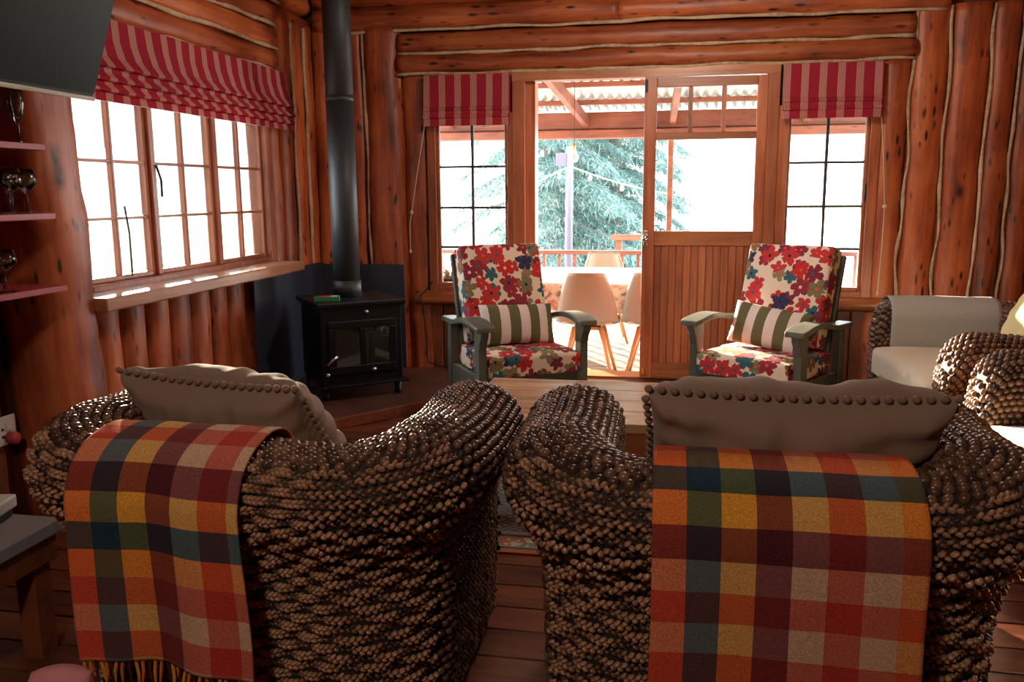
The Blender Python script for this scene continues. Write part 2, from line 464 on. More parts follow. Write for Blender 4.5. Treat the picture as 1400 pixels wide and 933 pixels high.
def wicker_mat(name, ca, cb, rough=0.38):
    m, nt, b = mk(name, ca, rough, 0, 0.5)
    a = nd(nt, 'ShaderNodeAttribute', attribute_name='tint')
    c = ramp(nt, a.outputs['Fac'], [(0.0, ca), (1.0, cb)])
    nt.links.new(c, b.inputs['Base Color'])
    return m
WICK = wicker_mat('woven_rope', (0.050, 0.024, 0.016), (0.44, 0.24, 0.135), 0.30)
WICKDARK, _, _ = mk('wicker_backing', (0.030, 0.016, 0.011), 0.8)

# ------------------------------------------------------------------ logs, boards, chinking
_ls = [0]
def log(name, parent, a, b_, rw, rd, mt, depth_axis, seg=16, rag=0.05, per=0.045):
    """round-faced log from a to b_; rw half width across the wall, rd half depth along depth_axis"""
    _ls[0] += 1
    sd = _ls[0] * 13.7
    a = Vector(a); b_ = Vector(b_); d = b_ - a; L = d.length; d.normalize()
    dep = Vector(depth_axis); wid = d.cross(dep).normalized()
    nl = max(4, int(L / per))
    mb = MB(); vs = []; fs = []
    for i in range(nl + 1):
        t = L * i / nl
        for k in range(seg):
            an = 2 * PI * k / seg
            ca, sa = math.cos(an), math.sin(an)
            q = 1 + rag * 1.8 * noise.noise(Vector((ca * 0.9 + sd, sa * 0.9, t * 2.1))) + rag * 1.0 * noise.noise(Vector((ca * 2.4, sa * 2.4 + sd, t * 7.5)))
            sx = math.copysign(abs(ca) ** 0.8, ca); sy = math.copysign(abs(sa) ** 0.8, sa)
            # local z runs along the log so that the grain follows it
            vs.append((sx * rw * q, sy * rd * q, t))
        
    for i in range(nl):
        for k in range(seg):
            k2 = (k + 1) % seg
            fs.append((i * seg + k, i * seg + k2, (i + 1) * seg + k2, (i + 1) * seg + k))
    fs.append(tuple(reversed(range(seg)))); fs.append(tuple(range(nl * seg, (nl + 1) * seg)))
    mb.add(vs, fs)
    o = mb.build(name, mt, parent, smooth=True)
    mw = Matrix((( wid.x, dep.x, d.x, a.x), (wid.y, dep.y, d.y, a.y), (wid.z, dep.z, d.z, a.z), (0, 0, 0, 1)))
    if mw.to_3x3().determinant() < 0:
        mw = Matrix(((-wid.x, dep.x, d.x, a.x), (-wid.y, dep.y, d.y, a.y), (-wid.z, dep.z, d.z, a.z), (0, 0, 0, 1)))
    o.matrix_basis = mw
    return o

def chink(parent, a, b_, r=0.011, wob=0.010, axis=(1, 0, 0)):
    _ls[0] += 1
    sd = _ls[0] * 5.3
    a = Vector(a); b_ = Vector(b_); ax = Vector(axis); L = (b_ - a).length
    n = max(6, int(L / 0.06)); pts = []; rr = []
    for i in range(n + 1):
        t = i / n
        pts.append(a.lerp(b_, t) + ax * wob * 2 * noise.noise(Vector((sd, t * L * 3, 0))))
        rr.append(r * (1 + 0.6 * noise.noise(Vector((sd + 9, t * L * 7, 0)))))
    return MB().tube(pts, rr, 7).build('chinking', CHINK, parent, smooth=True)

# ================================================================== FLOOR, CEILING
floor = struct(B(-2.6, 2.45, -2.2, 5.98, -0.14, -0.022).build('floor', DARKBOARD))
yy = -2.1; k = 0
while yy < 5.72:
    wd = 0.150 if (k % 3) else 0.138
    cuts = [-2.5, -2.5 + 1.4 + 2.2 * random.random(), 2.4]
    for q in range(2):
        B(cuts[q] + 0.002, cuts[q + 1] - 0.002, yy + 0.003, min(yy + wd - 0.003, 5.8), -0.022, 0.0).build('plank', FLOORW, floor, bevel=0.003)
    yy += wd; k += 1
ceiling = struct(B(-2.6, 2.45, -2.2, 5.98, 2.78, 2.9).build('ceiling', CEILW))
for i in range(25):
    x0 = -2.5 + i * 0.2
    B(x0 + 0.004, x0 + 0.196, -2.1, 5.8, 2.755, 2.78).build('plank', CEILW, ceiling, bevel=0.004)
for yb in (0.2, 2.4, 4.5):
    log('beam', ceiling, (-2.45, yb, 2.70), (2.35, yb, 2.70), 0.09, 0.09, LOG_V, (0, 1, 0))

# ================================================================== WALL BACK (y = 5.76)
YB = 5.76
wb = MB()
wb.box(-2.6, -1.66, 5.83, 5.98, -0.2, 2.9)
wb.box(-1.66, -1.04, 5.83, 5.98, -0.2, 0.56)
wb.box(-1.66, -1.04, 5.83, 5.98, 1.78, 2.9)
wb.box(-1.04, -0.965, 5.83, 5.98, -0.2, 2.9)
wb.box(-0.965, 0.60, 5.83, 5.98, 2.02, 2.9)
wb.box(0.60, 0.69, 5.83, 5.98, -0.2, 2.9)
wb.box(0.69, 1.25, 5.83, 5.98, -0.2, 0.56)
wb.box(0.69, 1.25, 5.83, 5.98, 1.78, 2.9)
wb.box(1.25, 2.45, 5.83, 5.98, -0.2, 2.9)
wall_back = struct(wb.build('wall_back', DARKBOARD))
DY = (0, 1, 0)
# upright logs left of the window
log('log', wall_back, (-2.40, 5.85, 0), (-2.40, 5.85, 2.38), 0.085, 0.10, LOG_V, DY)
log('log', wall_back, (-2.205, 5.83, 0), (-2.195, 5.83, 2.37), 0.125, 0.10, LOG_V, DY, rag=0.06)
log('log', wall_back, (-1.93, 5.82, 0), (-1.955, 5.82, 2.37), 0.135, 0.115, LOG_V, DY, rag=0.08)
log('log', wall_back, (-1.725, 5.84, 0), (-1.735, 5.84, 2.06), 0.098, 0.09, LOG_V, DY, rag=0.03)
chink(wall_back, (-2.30, 5.755, 0), (-2.31, 5.755, 2.36))
chink(wall_back, (-2.055, 5.745, 0), (-2.085, 5.745, 2.36), 0.012)
chink(wall_back, (-1.83, 5.77, 0), (-1.835, 5.77, 2.04), 0.008)
# upright logs right of the window
for (x0, x1, zt, rg) in ((1.255, 1.435, 2.06, 0.03), (1.435, 1.645, 2.37, 0.06), (1.645, 1.875, 2.37, 0.05), (1.875, 2.03, 2.37, 0.06), (2.03, 2.20, 2.6, 0.06), (2.20, 2.36, 2.6, 0.05)):
    log('log', wall_back, ((x0 + x1) / 2 - 0.01, 5.835, 0), ((x0 + x1) / 2 + 0.004, 5.835, zt), (x1 - x0) / 2 * 1.06, 0.10, LOG_V, DY, rag=rg)
for x in (1.435, 1.645, 1.875, 2.03, 2.20):
    chink(wall_back, (x - 0.014, 5.755, 0), (x + 0.008, 5.755, 2.36), 0.010, 0.014)
# horizontal logs over the door
log('log', wall_back, (-1.83, 5.82, 2.125), (1.44, 5.82, 2.122), 0.070, 0.115, LOG_V, DY, rag=0.06)
log('log', wall_back, (-1.83, 5.83, 2.262), (1.43, 5.83, 2.258), 0.078, 0.11, LOG_V, DY, rag=0.05)
log('log', wall_back, (-2.42, 5.82, 2.43), (-0.35, 5.82, 2.425), 0.086, 0.12, LOG_V, DY, rag=0.06)
log('log', wall_back, (-0.36, 5.82, 2.425), (1.62, 5.82, 2.42), 0.082, 0.12, LOG_V, DY, rag=0.06)
log('log', wall_back, (-2.42, 5.82, 2.60), (2.35, 5.82, 2.60), 0.095, 0.12, LOG_V, DY, rag=0.05)
for z, x0, x1, yv in ((2.057, -1.84, 1.44, 5.735), (2.192, -1.83, 1.43, 5.74), (2.345, -2.30, 1.60, 5.735)):
    chink(wall_back, (x0, yv, z), (x1, yv, z), 0.011, 0.008, (0, 0, 1))
# boards below the two windows
for a0, a1 in ((-1.66, -1.0), (0.64, 1.44)):
    n = int((a1 - a0) / 0.085)
    for i in range(n):
        xa = a0 + (a1 - a0) * i / n; xb = a0 + (a1 - a0) * (i + 1) / n
        B(xa + 0.003, xb - 0.003, 5.785, 5.83, 0.0, 0.52).build('board', DARKBOARD, wall_back, bevel=0.006)
# rounded sills
def rsill(x0, x1):
    o = log('sill', wall_back, (x0, 5.79, 0.545), (x1, 5.79, 0.545), 0.048, 0.12, TRIMX_Z, DY, rag=0.015)
    return o
TRIMX_Z = wood('sill_wood_round', (0.20, 0.055, 0.022), (0.36, 0.115, 0.042), (0.48, 0.18, 0.07), (14, 14, 0.9), 0.3, 0, 0.3, 0.1, 0.1)
rsill(-1.74, -0.99); rsill(0.62, 1.38)

# door frame boards
B(-1.05, 0.66, 5.73, 5.84, 1.995, 2.058).build('trim_1', TRIMX).__setitem__('kind', 'structure')
B(-1.048, -0.968, 5.735, 5.86, 0, 1.995).build('trim_2', PLANKW).__setitem__('kind', 'structure')
B(0.59, 0.66, 5.735, 5.86, 0, 1.995).build('trim_3', PLANKW).__setitem__('kind', 'structure')
B(-0.968, -0.905, 5.80, 5.93, 0, 1.995).build('trim_4', PLANKW).__setitem__('kind', 'structure')
B(-0.968, 0.59, 5.78, 5.98, -0.14, 0.012).build('trim_5', TRIMX).__setitem__('kind', 'structure')

# ---- windows on the back wall: 2 x 4 panes
def back_window(name, x0, x1, xm):
    root = bpy.data.objects.new(name, None); link(root); struct(root)
    f = MB()
    f.box(x0 - 0.062, x0, 5.745, 5.87, 0.575, 1.80); f.box(x1, x1 + 0.062, 5.745, 5.87, 0.575, 1.80)
    f.box(x0, x1, 5.745, 5.87, 0.575, 0.626); f.box(x0, x1, 5.745, 5.87, 1.76, 1.80)
    f.build('window_frame', PLANKW, root, bevel=0.006)
    s = MB()
    s.box(x0, x0 + 0.02, 5.775, 5.815, 0.626, 1.76); s.box(x1 - 0.02, x1, 5.775, 5.815, 0.626, 1.76)
    s.box(x0 + 0.02, x1 - 0.02, 5.775, 5.815, 0.626, 0.65); s.box(x0 + 0.02, x1 - 0.02, 5.775, 5.815, 1.73, 1.76)
    s.build('sash', PLANKW, root, bevel=0.004)
    zs = [0.65, 0.897, 1.168, 1.445, 1.73]
    B(xm - 0.009, xm + 0.009, 5.780, 5.812, 0.65, 1.73).build('muntin', IRONBAR, root, bevel=0.003)
    for z in zs[1:-1]:
        B(x0 + 0.02, x1 - 0.02, 5.782, 5.810, z - 0.008, z + 0.008).build('muntin', IRONBAR, root, bevel=0.003)
    for i in range(4):
        for a, b_ in ((x0 + 0.02, xm - 0.008), (xm + 0.008, x1 - 0.02)):
            B(a, b_, 5.794, 5.798, zs[i] + (0.008 if i else 0), zs[i + 1] - (0.008 if i < 3 else 0)).build('pane', PANE, root)
    B(x1 - 0.014, x1 - 0.004, 5.755, 5.775, 1.20, 1.31).build('latch', IRONBAR, root, bevel=0.003)
    return root
back_window('window_2', -1.585, -1.09, -1.337)
back_window('window_3', 0.725, 1.215, 0.968)

# ---- half-glazed door leaf (shut half of the opening)
door = bpy.data.objects.new('door_1', None); link(door); struct(door)
d0, d1 = -0.18, 0.59
yf, yk = 5.745, 5.79
B(d0, -0.100, yf, yk, 0.015, 1.99).build('stile', PLANKW, door, bevel=0.004)
B(0.528, d1, yf, yk, 0.015, 1.99).build('stile', PLANKW, door, bevel=0.004)
B(-0.10, 0.528, yf, yk, 1.93, 1.99).build('top_rail', TRIMX, door, bevel=0.004)
B(-0.10, 0.528, yf, yk, 1.600, 1.645).build('glazing_rail', TRIMX, door, bevel=0.004)
B(-0.10, 0.528, yf, yk, 0.915, 1.012).build('lock_rail', TRIMX, door, bevel=0.004)
B(-0.10, 0.528, yf, yk, 0.015, 0.122).build('bottom_rail', TRIMX, door, bevel=0.004)
for x in (0.113, 0.322):
    B(x - 0.014, x + 0.014, yf + 0.004, yk - 0.004, 1.645, 1.93).build('muntin', PLANKW, door, bevel=0.003)
for a, b_ in ((-0.10, 0.099), (0.127, 0.308), (0.336, 0.528)):
    B(a, b_, 5.766, 5.770, 1.645, 1.93).build('pane', PANE, door)
B(-0.10, 0.528, 5.766, 5.770, 1.012, 1.60).build('pane', PANE, door)
nb = 13
for i in range(nb):
    xa = -0.10 + 0.628 * i / nb; xb = -0.10 + 0.628 * (i + 1) / nb
    B(xa + 0.0015, xb - 0.0015, yf + 0.012, yk - 0.008, 0.122, 0.915).build('board', PLANKW, door, bevel=0.004)
B(-0.11, 0.538, yk - 0.012, yk - 0.004, 0.10, 0.93).build('panel_backing', PLANKW, door)
kn = MB(); kn.lathe([(0.004, 0), (0.016, 0.002), (0.016, 0.006), (0.008, 0.010), (0.008, 0.03), (0.02, 0.036), (0.024, 0.048), (0.018, 0.058), (0.002, 0.06)], 14)
kn.build('knob', CHROME, door, smooth=True, loc=(-0.158, yf, 0.965), rot=(R(90), 0, 0))
B(-0.172, -0.144, yf - 0.004, yf, 0.915, 1.015).build('lock_plate', CHROME, door, bevel=0.002)
B(-0.178, -0.160, yf - 0.006, yf, 1.90, 1.98).build('bolt', BLACKM, door, bevel=0.002)
hb = MB(); hb.tube([(-0.15, yf - 0.012, 0.045), (-0.15, yf - 0.012, 0.085)], 0.008, 8); hb.box(-0.168, -0.132, yf - 0.005, yf, 0.045, 0.085)
hb.build('floor_bolt', BRASS, door)

# ================================================================== WALL LEFT (x = -2.45)
XL = -2.45
wl = MB()
wl.box(-2.66, -2.52, -2.2, 3.21, -0.2, 2.9); wl.box(-2.66, -2.52, 3.21, 5.0, -0.2, 0.83)
wl.box(-2.66, -2.52, 3.21, 5.0, 1.76, 2.9); wl.box(-2.55, -2.52, 5.0, 5.98, -0.2, 2.9)
wall_left = struct(wl.build('wall_left', DARKBOARD))
DX = (1, 0, 0)
for z, rg in ((1.895, 0.02), (2.10, 0.05), (2.237, 0.05), (2.378, 0.05), (2.53, 0.05), (2.68, 0.05)):
    rr = 0.13 if z < 2 else 0.073
    log('log', wall_left, (-2.53, 1.2, z), (-2.53, 5.30 if z < 2.35 else 5.75, z), rr, 0.085, LOG_V, DX, rag=rg)
for z in (2.030, 2.167, 2.307, 2.45):
    chink(wall_left, (-2.455, 1.3, z), (-2.455, 5.28, z), 0.012, 0.008, (0, 0, 1))
for y0, y1, zt in ((5.02, 5.19, 2.03), (5.19, 5.40, 2.38), (5.40, 5.60, 2.38), (5.60, 5.76, 2.38)):
    log('log', wall_left, (-2.525, (y0 + y1) / 2, 0), (-2.525, (y0 + y1) / 2, zt), (y1 - y0) / 2 * 1.06, 0.095, LOG_V, DX, rag=0.05)
chink(wall_left, (-2.445, 5.40, 0), (-2.445, 5.40, 2.36), 0.010, 0.01, (0, 1, 0))
chink(wall_left, (-2.445, 5.60, 0), (-2.445, 5.60, 2.36), 0.013, 0.012, (0, 1, 0))
n = 10
for i in range(n):
    y0 = 3.08 + (5.02 - 3.08) * i / n; y1 = 3.08 + (5.02 - 3.08) * (i + 1) / n
    log('log', wall_left, (-2.53, (y0 + y1) / 2, 0), (-2.53, (y0 + y1) / 2, 0.815), (y1 - y0) / 2 * 1.06, 0.095, LOG_V, DX, rag=0.045)
# stout post between shelves and window
log('post', wall_left, (-2.40, 2.985, 0), (-2.41, 2.875, 2.06), 0.165, 0.150, LOG_V, DX, 20, rag=0.07)
# boards behind the shelves
n = 22
for i in range(n):
    y0 = -2.1 + (2.72 + 2.1) * i / n; y1 = -2.1 + (2.72 + 2.1) * (i + 1) / n
    B(-2.52, -2.462, y0 + 0.004, y1 - 0.004, 0, 2.03).build('board', DARKBOARD, wall_left, bevel=0.01)
# window 1: three casements of 2 x 3 panes
win = bpy.data.objects.new('window_1', None); link(win); struct(win)
f = MB()
ya, yb = 3.245, 4.935
f.box(-2.54, -2.468, ya - 0.07, ya, 0.84, 1.79); f.box(-2.54, -2.425, yb, yb + 0.07, 0.84, 1.79)
f.box(-2.54, -2.425, ya, yb, 0.84, 0.885); f.box(-2.54, -2.425, ya, yb, 1.74, 1.79)
m1, m2 = 3.785, 4.370
for mm in (m1, m2): f.box(-2.505, -2.445, mm - 0.022, mm + 0.022, 0.885, 1.74)
f.build('window_frame', PLANKW, win, bevel=0.006)
zs = [0.909, 1.166, 1.42, 1.71]
for (c0, c1) in ((ya, m1 - 0.022), (m1 + 0.022, m2 - 0.022), (m2 + 0.022, yb)):
    s = MB()
    s.box(-2.498, -2.460, c0, c0 + 0.02, 0.885, 1.74); s.box(-2.498, -2.460, c1 - 0.02, c1, 0.885, 1.74)
    s.box(-2.498, -2.460, c0 + 0.02, c1 - 0.02, 0.885, 0.909); s.box(-2.498, -2.460, c0 + 0.02, c1 - 0.02, 1.71, 1.74)
    s.build('sash', PLANKW, win, bevel=0.004)
    cm = (c0 + c1) / 2
    B(-2.492, -2.464, cm - 0.009, cm + 0.009, 0.909, 1.71).build('muntin', PLANKW, win, bevel=0.003)
    for z in zs[1:-1]:
        B(-2.490, -2.466, c0 + 0.02, c1 - 0.02, z - 0.007, z + 0.007).build('muntin', PLANKW, win, bevel=0.003)
    for i in range(3):
        for a, b_ in ((c0 + 0.02, cm - 0.009), (cm + 0.009, c1 - 0.02)):
            B(-2.480, -2.476, a, b_, zs[i] + (0.007 if i else 0), zs[i + 1] - (0.007 if i < 2 else 0)).build('pane', PANE, win)
MB().tube([(-2.45, 3.56, 0.90), (-2.445, 3.555, 1.10), (-2.455, 3.55, 1.22)], 0.005, 6).build('casement_stay', IRONBAR, win)
MB().tube([(-2.44, 3.83, 1.26), (-2.435, 3.825, 1.34), (-2.44, 3.80, 1.41)], 0.006, 6).build('latch', IRONBAR, win)
B(-2.52, -2.23, 3.06, 4.98, 0.800, 0.858).build('trim_6', TRIMY, None, bevel=0.008).__setitem__('kind', 'structure')

# ================================================================== WALL RIGHT and REAR (out of view, they close the room)
wr = MB()
wr.box(2.36, 2.5, -2.2, 5.98, -0.2, 2.9)
wall_right = struct(wr.build('wall_right', DARKBOARD))
for i in range(9):
    y0 = 4.0 + i * 0.2
    if y0 < 5.7:
        log('log', wall_right, (2.37, y0 + 0.1, 0), (2.37, y0 + 0.1, 2.6), 0.106, 0.085, LOG_V, DX, rag=0.05)
we = MB()
we.box(-2.66, 2.5, -2.3, -2.15, -0.2, 2.9)
wall_rear = struct(we.build('wall_rear', DARKBOARD))
# lamps added out of frame to brighten the back wall and near chairs
def fill(loc, label, strength):
    lp = thing('fill_lamp', label, 'lamp', loc, group='added opal pendant lamps')
    OPAL, nt_, b_ = mk('opal_fill_glow', (0.9, 0.85, 0.75), 0.4)
    b_.inputs['Emission Color'].default_value = (1.0, 0.85, 0.70, 1)
    b_.inputs['Emission Strength'].default_value = strength
    MB().lathe([(0.02, -0.14), (0.09, -0.115), (0.135, -0.05), (0.14, 0.0), (0.12, 0.07), (0.06, 0.12), (0.03, 0.13)], 24).build('globe', OPAL, lp, smooth=True)
    MB().lathe([(0.035, 0.125), (0.035, 0.16), (0.012, 0.17), (0.008, 0.30), (0.05, 0.301), (0.05, 0.305)], 16).build('rod', BRASS, lp, smooth=True)
fill((0.1, 3.9, 2.45), 'added unseen opal pendant lamp hanging over the coffee table', FILL_POWER)
fill((-0.62, -0.35, 2.45), 'added unseen opal pendant lamp hanging behind the wicker armchairs', FILL_POWER_REAR)

# ================================================================== OUTSIDE: deck, roof, railing, ground
struct(B(-60, 60, 5.98, 160, -1.2, -0.9).build('ground', STONE))
struct(B(-60, -2.7, -40, 5.98, -1.2, -0.9).build('ground_side', STONE))
struct(B(-2.7, 60, -60, -2.32, -1.2, -0.9).build('ground_rear', STONE))
struct(B(2.6, 60, -2.32, 5.98, -1.2, -0.9).build('ground_right', STONE))
deck = struct(B(-3.6, 2.6, 5.99, 9.65, -0.30, -0.20).build('porch_deck', DECKW))
for i in range(26):
    y0 = 6.0 + i * 0.14
    B(-3.6, 2.6, y0 + 0.004, y0 + 0.136, -0.20, -0.17).build('plank', DECKW, deck, bevel=0.004)
# corrugated roof
def rz(y): return 2.14 + 0.165 * (9.6 - y)
x0, x1 = -3.6, 2.7
nx = int((x1 - x0) / 0.095 * 10)
def roof_fn(u, v):
    x = x0 + (x1 - x0) * u; y = 9.75 + (5.99 - 9.75) * v
    return (x, y, rz(y) + 0.019 * math.sin(2 * PI * (x - x0) / 0.095))
roof = struct(MB().grid(roof_fn, nx, 3).build('porch_roof', ROOFM, None, smooth=True, solid=0.004))
for y in (6.4, 7.2, 7.85, 8.45, 9.08):
    B(-3.6, 2.7, y - 0.025, y + 0.025, rz(y) - 0.068, rz(y) - 0.021).build('purlin', PORCHW, roof, bevel=0.004)
for (xa, xb) in ((-0.91, -1.30), (0.0, 0.12), (1.35, 1.35), (-2.4, -2.6)):
    MB().bar((xa, 9.48, rz(9.48) - 0.15), (xb, 6.0, rz(6.0) - 0.15), 0.06, 0.115).build('rafter', PORCHW, roof, bevel=0.004)
B(-3.6, 2.7, 9.42, 9.54, 1.935, 2.115).build('beam', PORCHW, roof, bevel=0.012)
B(-3.6, 2.7, 9.38, 9.54, 1.838, 1.93).build('beam', PORCHW, roof, bevel=0.012)
for x in (-3.4, -0.01, 2.55):
    B(x - 0.03, x + 0.03, 9.43, 9.53, -0.3, 1.835).build('post', PORCHW, roof, bevel=0.008)
BR = MB().bar((-0.72, 9.44, 2.05), (-0.86, 9.44, 1.94), 0.03, 0.05); BR.build('bracket', PORCHW, roof)
# railing
rail = thing('porch_railing', 'red-brown timber railing with slim balusters along the far edge of the porch', 'railing', (0, 9.48, -0.17))
B(-3.4, -0.02, -0.05, 0.05, 0.755, 0.80).build('handrail', PORCHW, rail, bevel=0.006)
B(0.08, 2.5, -0.05, 0.05, 0.755, 0.80).build('handrail', PORCHW, rail, bevel=0.006)
B(-3.4, 2.5, -0.02, 0.02, 0.10, 0.14).build('bottom_rail', PORCHW, rail)
base_bal = MB().box(-0.016, 0.016, -0.016, 0.016, 0.14, 0.755).mesh('baluster'); base_bal.materials.append(PORCHW)
for i in range(34):
    x = -3.3 + i * 0.1745
    if abs(x - 0.03) < 0.07: continue
    o = bpy.data.objects.new('baluster', base_bal); link(o, rail); o.location = (x, 0, 0)
side = thing('garden_trellis', 'small red-brown timber frame standing beyond the porch railing', 'trellis', (-0.40, 11.2, -0.9))
for x in (-0.25, 0.45): B(x - 0.04, x + 0.04, -0.04, 0.04, 0, 1.55).build('post', PORCHW, side)
B(-0.35, 0.55, -0.05, 0.05, 1.55, 1.62).build('top_rail', PORCHW, side)

# outdoor table, cloth, bench
t = thing('outdoor_table', 'long outdoor dining table under a floral cloth on the porch', 'table', (-0.45, 7.28, -0.17))
B(-1.3, 1.3, -0.66, 0.66, 0.70, 0.735).build('table_top', DECKW, t, bevel=0.005)
for sx in (-1.2, 1.2):
    for sy in (-0.55, 0.55): B(sx - 0.035, sx + 0.035, sy - 0.035, sy + 0.035, 0, 0.70).build('leg', DECKW, t)
def cloth_mat():
    m, nt, b = mk('rose_print_cloth', (0.8, 0.75, 0.7), 0.8)
    uv = uvsock(nt)
    vo = nd(nt, 'ShaderNodeTexVoronoi', {'Vector': vmath(nt, 'MULTIPLY', uv, (8.5, 8.5, 0)), 'Scale': 1.0}, voronoi_dimensions='2D')
    nn = nd(nt, 'ShaderNodeTexNoise', {'Vector': vmath(nt, 'MULTIPLY', uv, (9, 9, 0)), 'Scale': 1.0, 'Detail': 4.0}).outputs[0]
    bl = ramp(nt, nn, [(0.36, (0.42, 0.16, 0.14)), (0.42, (0.48, 0.30, 0.23)), (0.47, (0.56, 0.47, 0.38)), (0.55, (0.48, 0.36, 0.28)), (0.60, (0.12, 0.12, 0.11)), (0.68, (0.34, 0.28, 0.22))])
    s = nd(nt, 'ShaderNodeSeparateXYZ', {0: uv})
    c = mix(nt, math_(nt, 'GREATER_THAN', s.outputs[1], 0.0), (0.86, 0.84, 0.80), bl)
    nt.links.new(c, b.inputs['Base Color'])
    return m
CLOTHM = cloth_mat()
cl = MB()
def cl_fn(u, v):
    # v across: front skirt - top - back skirt
    s = -0.925 + 1.85 * v; x = -1.34 + 2.68 * u
    if s < -0.69: return (x, -0.69 - 0.02 * math.sin(x * 17) * (-0.69 - s) * 3, 0.742 - (-0.69 - s))
    if s > 0.69: return (x, 0.69 + 0.02 * math.sin(x * 15) * (s - 0.69) * 3, 0.742 - (s - 0.69))
    return (x, s, 0.744)
cl.grid(cl_fn, 70, 36, lambda u, v: (-1.34 + 2.68 * u, max(-0.69 - (-0.925 + 1.85 * v), (-0.925 + 1.85 * v) - 0.69)))
o = cl.build('tablecloth', CLOTHM, None, smooth=False, solid=0.003)
o.location = (-0.45, 7.28, -0.17)
tag(o, 'white tablecloth with rose print skirt on the long porch table', 'tablecloth')
bn = thing('garden_bench', 'low pale wooden bench behind the porch dining table', 'bench', (-0.3, 7.75, -0.17))
B(-0.9, 0.9, -0.15, 0.15, 0.37, 0.44).build('seat', DECKW, bn, bevel=0.006)
for x in (-0.8, 0.8): B(x - 0.03, x + 0.03, -0.12, 0.12, 0, 0.37).build('leg', DECKW, bn)

# shell chairs on the porch
def shell_chair():
    root = thing('shell_chair', 'x', 'chair', group=None)
    def fn(u, v):
        # v: 0 seat front .. 0.45 seat rear .. 1 back top ; u across
        a = (u - 0.5) * 2
        if v < 0.45:
            t_ = v / 0.45; y = -0.22 + 0.40 * t_; z = 0.45 - 0.03 * math.sin(t_ * PI) ; wv = 0.225 + 0.015 * math.sin(t_ * PI)
        else:
            t_ = (v - 0.45) / 0.55; y = 0.18 + 0.03 + 0.11 * t_ - 0.03 * math.cos(t_ * PI / 2); z = 0.45 + 0.40 * t_; wv = 0.235 - 0.095 * t_ ** 1.4
        up = abs(a) ** 3
        if v < 0.45:
            zz = z + 0.05 * up * (0.3 + v); yy_ = y
        else:
            zz = z - 0.02 * up * (1 if v > 0.9 else 0) + 0.012 * abs(a) ** 2 * (v > .9); yy_ = y - 0.055 * up
        return (a * wv, yy_, zz)
    MB().grid(fn, 14, 22).build('shell', SHELLM, root, smooth=True, solid=0.012)
    B(-0.19, 0.19, -0.19, 0.18, 0.438, 0.458).build('seat_pad', CREAM, root, bevel=0.01)
    MB().box(-0.10, 0.10, -0.10, 0.10, 0.385, 0.412).build('seat_block', BEECH, root, bevel=0.005)
    for sx in (-1, 1):
        for sy in (-1, 1):
            MB().tube([(sx * 0.10, sy * 0.10 + 0.01, 0.41), (sx * 0.205, sy * 0.20 + 0.02, 0.0)], [0.021, 0.012], 10).build('leg', BEECH, root, smooth=True)
    return root
c0 = shell_chair()
spots = ((-0.605, 6.60, 180, 'beige shell chair with wooden legs seen from behind, nearest the open doorway on the porch'),
         (-0.10, 6.66, 176, 'beige shell chair partly hidden behind the half-glazed door, on the porch'),
         (-0.60, 8.25, 8, 'white shell chair on the far side of the porch table, facing the house'))
for i, (x, y, a, lb) in enumerate(spots):
    o = c0 if i == 0 else copy_tree(c0)
    o.location = (x, y, -0.17); o.rotation_euler = (0, 0, R(a - 0)); o['label'] = lb; o['group'] = 'shell chairs around the porch table'
SHELLW, _, _ = mk('chair_shell_white', (0.75, 0.73, 0.74), 0.4)
# the shells were modelled facing -y: near ones turn their backs to the room
# hanging bulb
hb = thing('pendant_bulb', 'clear filament bulb with brass cap hanging from the porch rafter', 'lamp', (-0.83, 7.5, 1.52))
MB().lathe([(0.004, 0), (0.022, 0.006), (0.036, 0.03), (0.040, 0.05), (0.034, 0.075), (0.018, 0.10), (0.015, 0.112)], 16).build('bulb', BULBM, hb, smooth=True)
MB().lathe([(0.016, 0.110), (0.017, 0.16), (0.008, 0.165)], 14).build('cap', BRASS, hb, smooth=True)
MB().tube([(0, 0, 0.16), (0.004, 0, 0.5), (0, 0, rz(7.5) - 0.1 - 1.52)], 0.003, 6).build('cable', BLACKP, hb)
# pole with string lights
pl = thing('garden_pole', 'pale lilac painted pole standing beyond the porch railing', 'pole', (-1.28, 11.0, -0.9))
MB().tube([(0, 0, 0), (0, 0, 1.4), (0.01, 0, 2.74)], [0.055, 0.05, 0.046], 12).build('shaft', POLEM, pl, smooth=True)
B(-0.17, -0.03, -0.03, 0.03, 2.50, 2.66).build('bracket', POLEM, pl)
sl = thing('string_lights', 'white festoon cable with small bulbs strung from the lilac pole', 'string lights', (-1.28, 11.0, 1.60))
pts = []
for i in range(15):
    q = i / 14; pts.append((-1.9 + 1.9 * q, 0.1, -0.55 + 0.55 * q ** 1.7))
pts2 = [(1.9 * i / 14, -0.3 * i / 14, -0.42 * (1 - (1 - i / 14) ** 1.8)) for i in range(15)]
MB().tube(pts, 0.008, 5).build('cable', WHITEP, sl); MB().tube(pts2, 0.008, 5).build('cable', WHITEP, sl)
for q in pts[1:-1:3] + pts2[2::3]:
    MB().lathe([(0.01, 0.03), (0.012, 0), (0.026, -0.03), (0.02, -0.058), (0.004, -0.066)][::-1], 8).build('bulb', BULBM, sl, smooth=True, loc=(q[0], q[1], q[2] - 0.03))

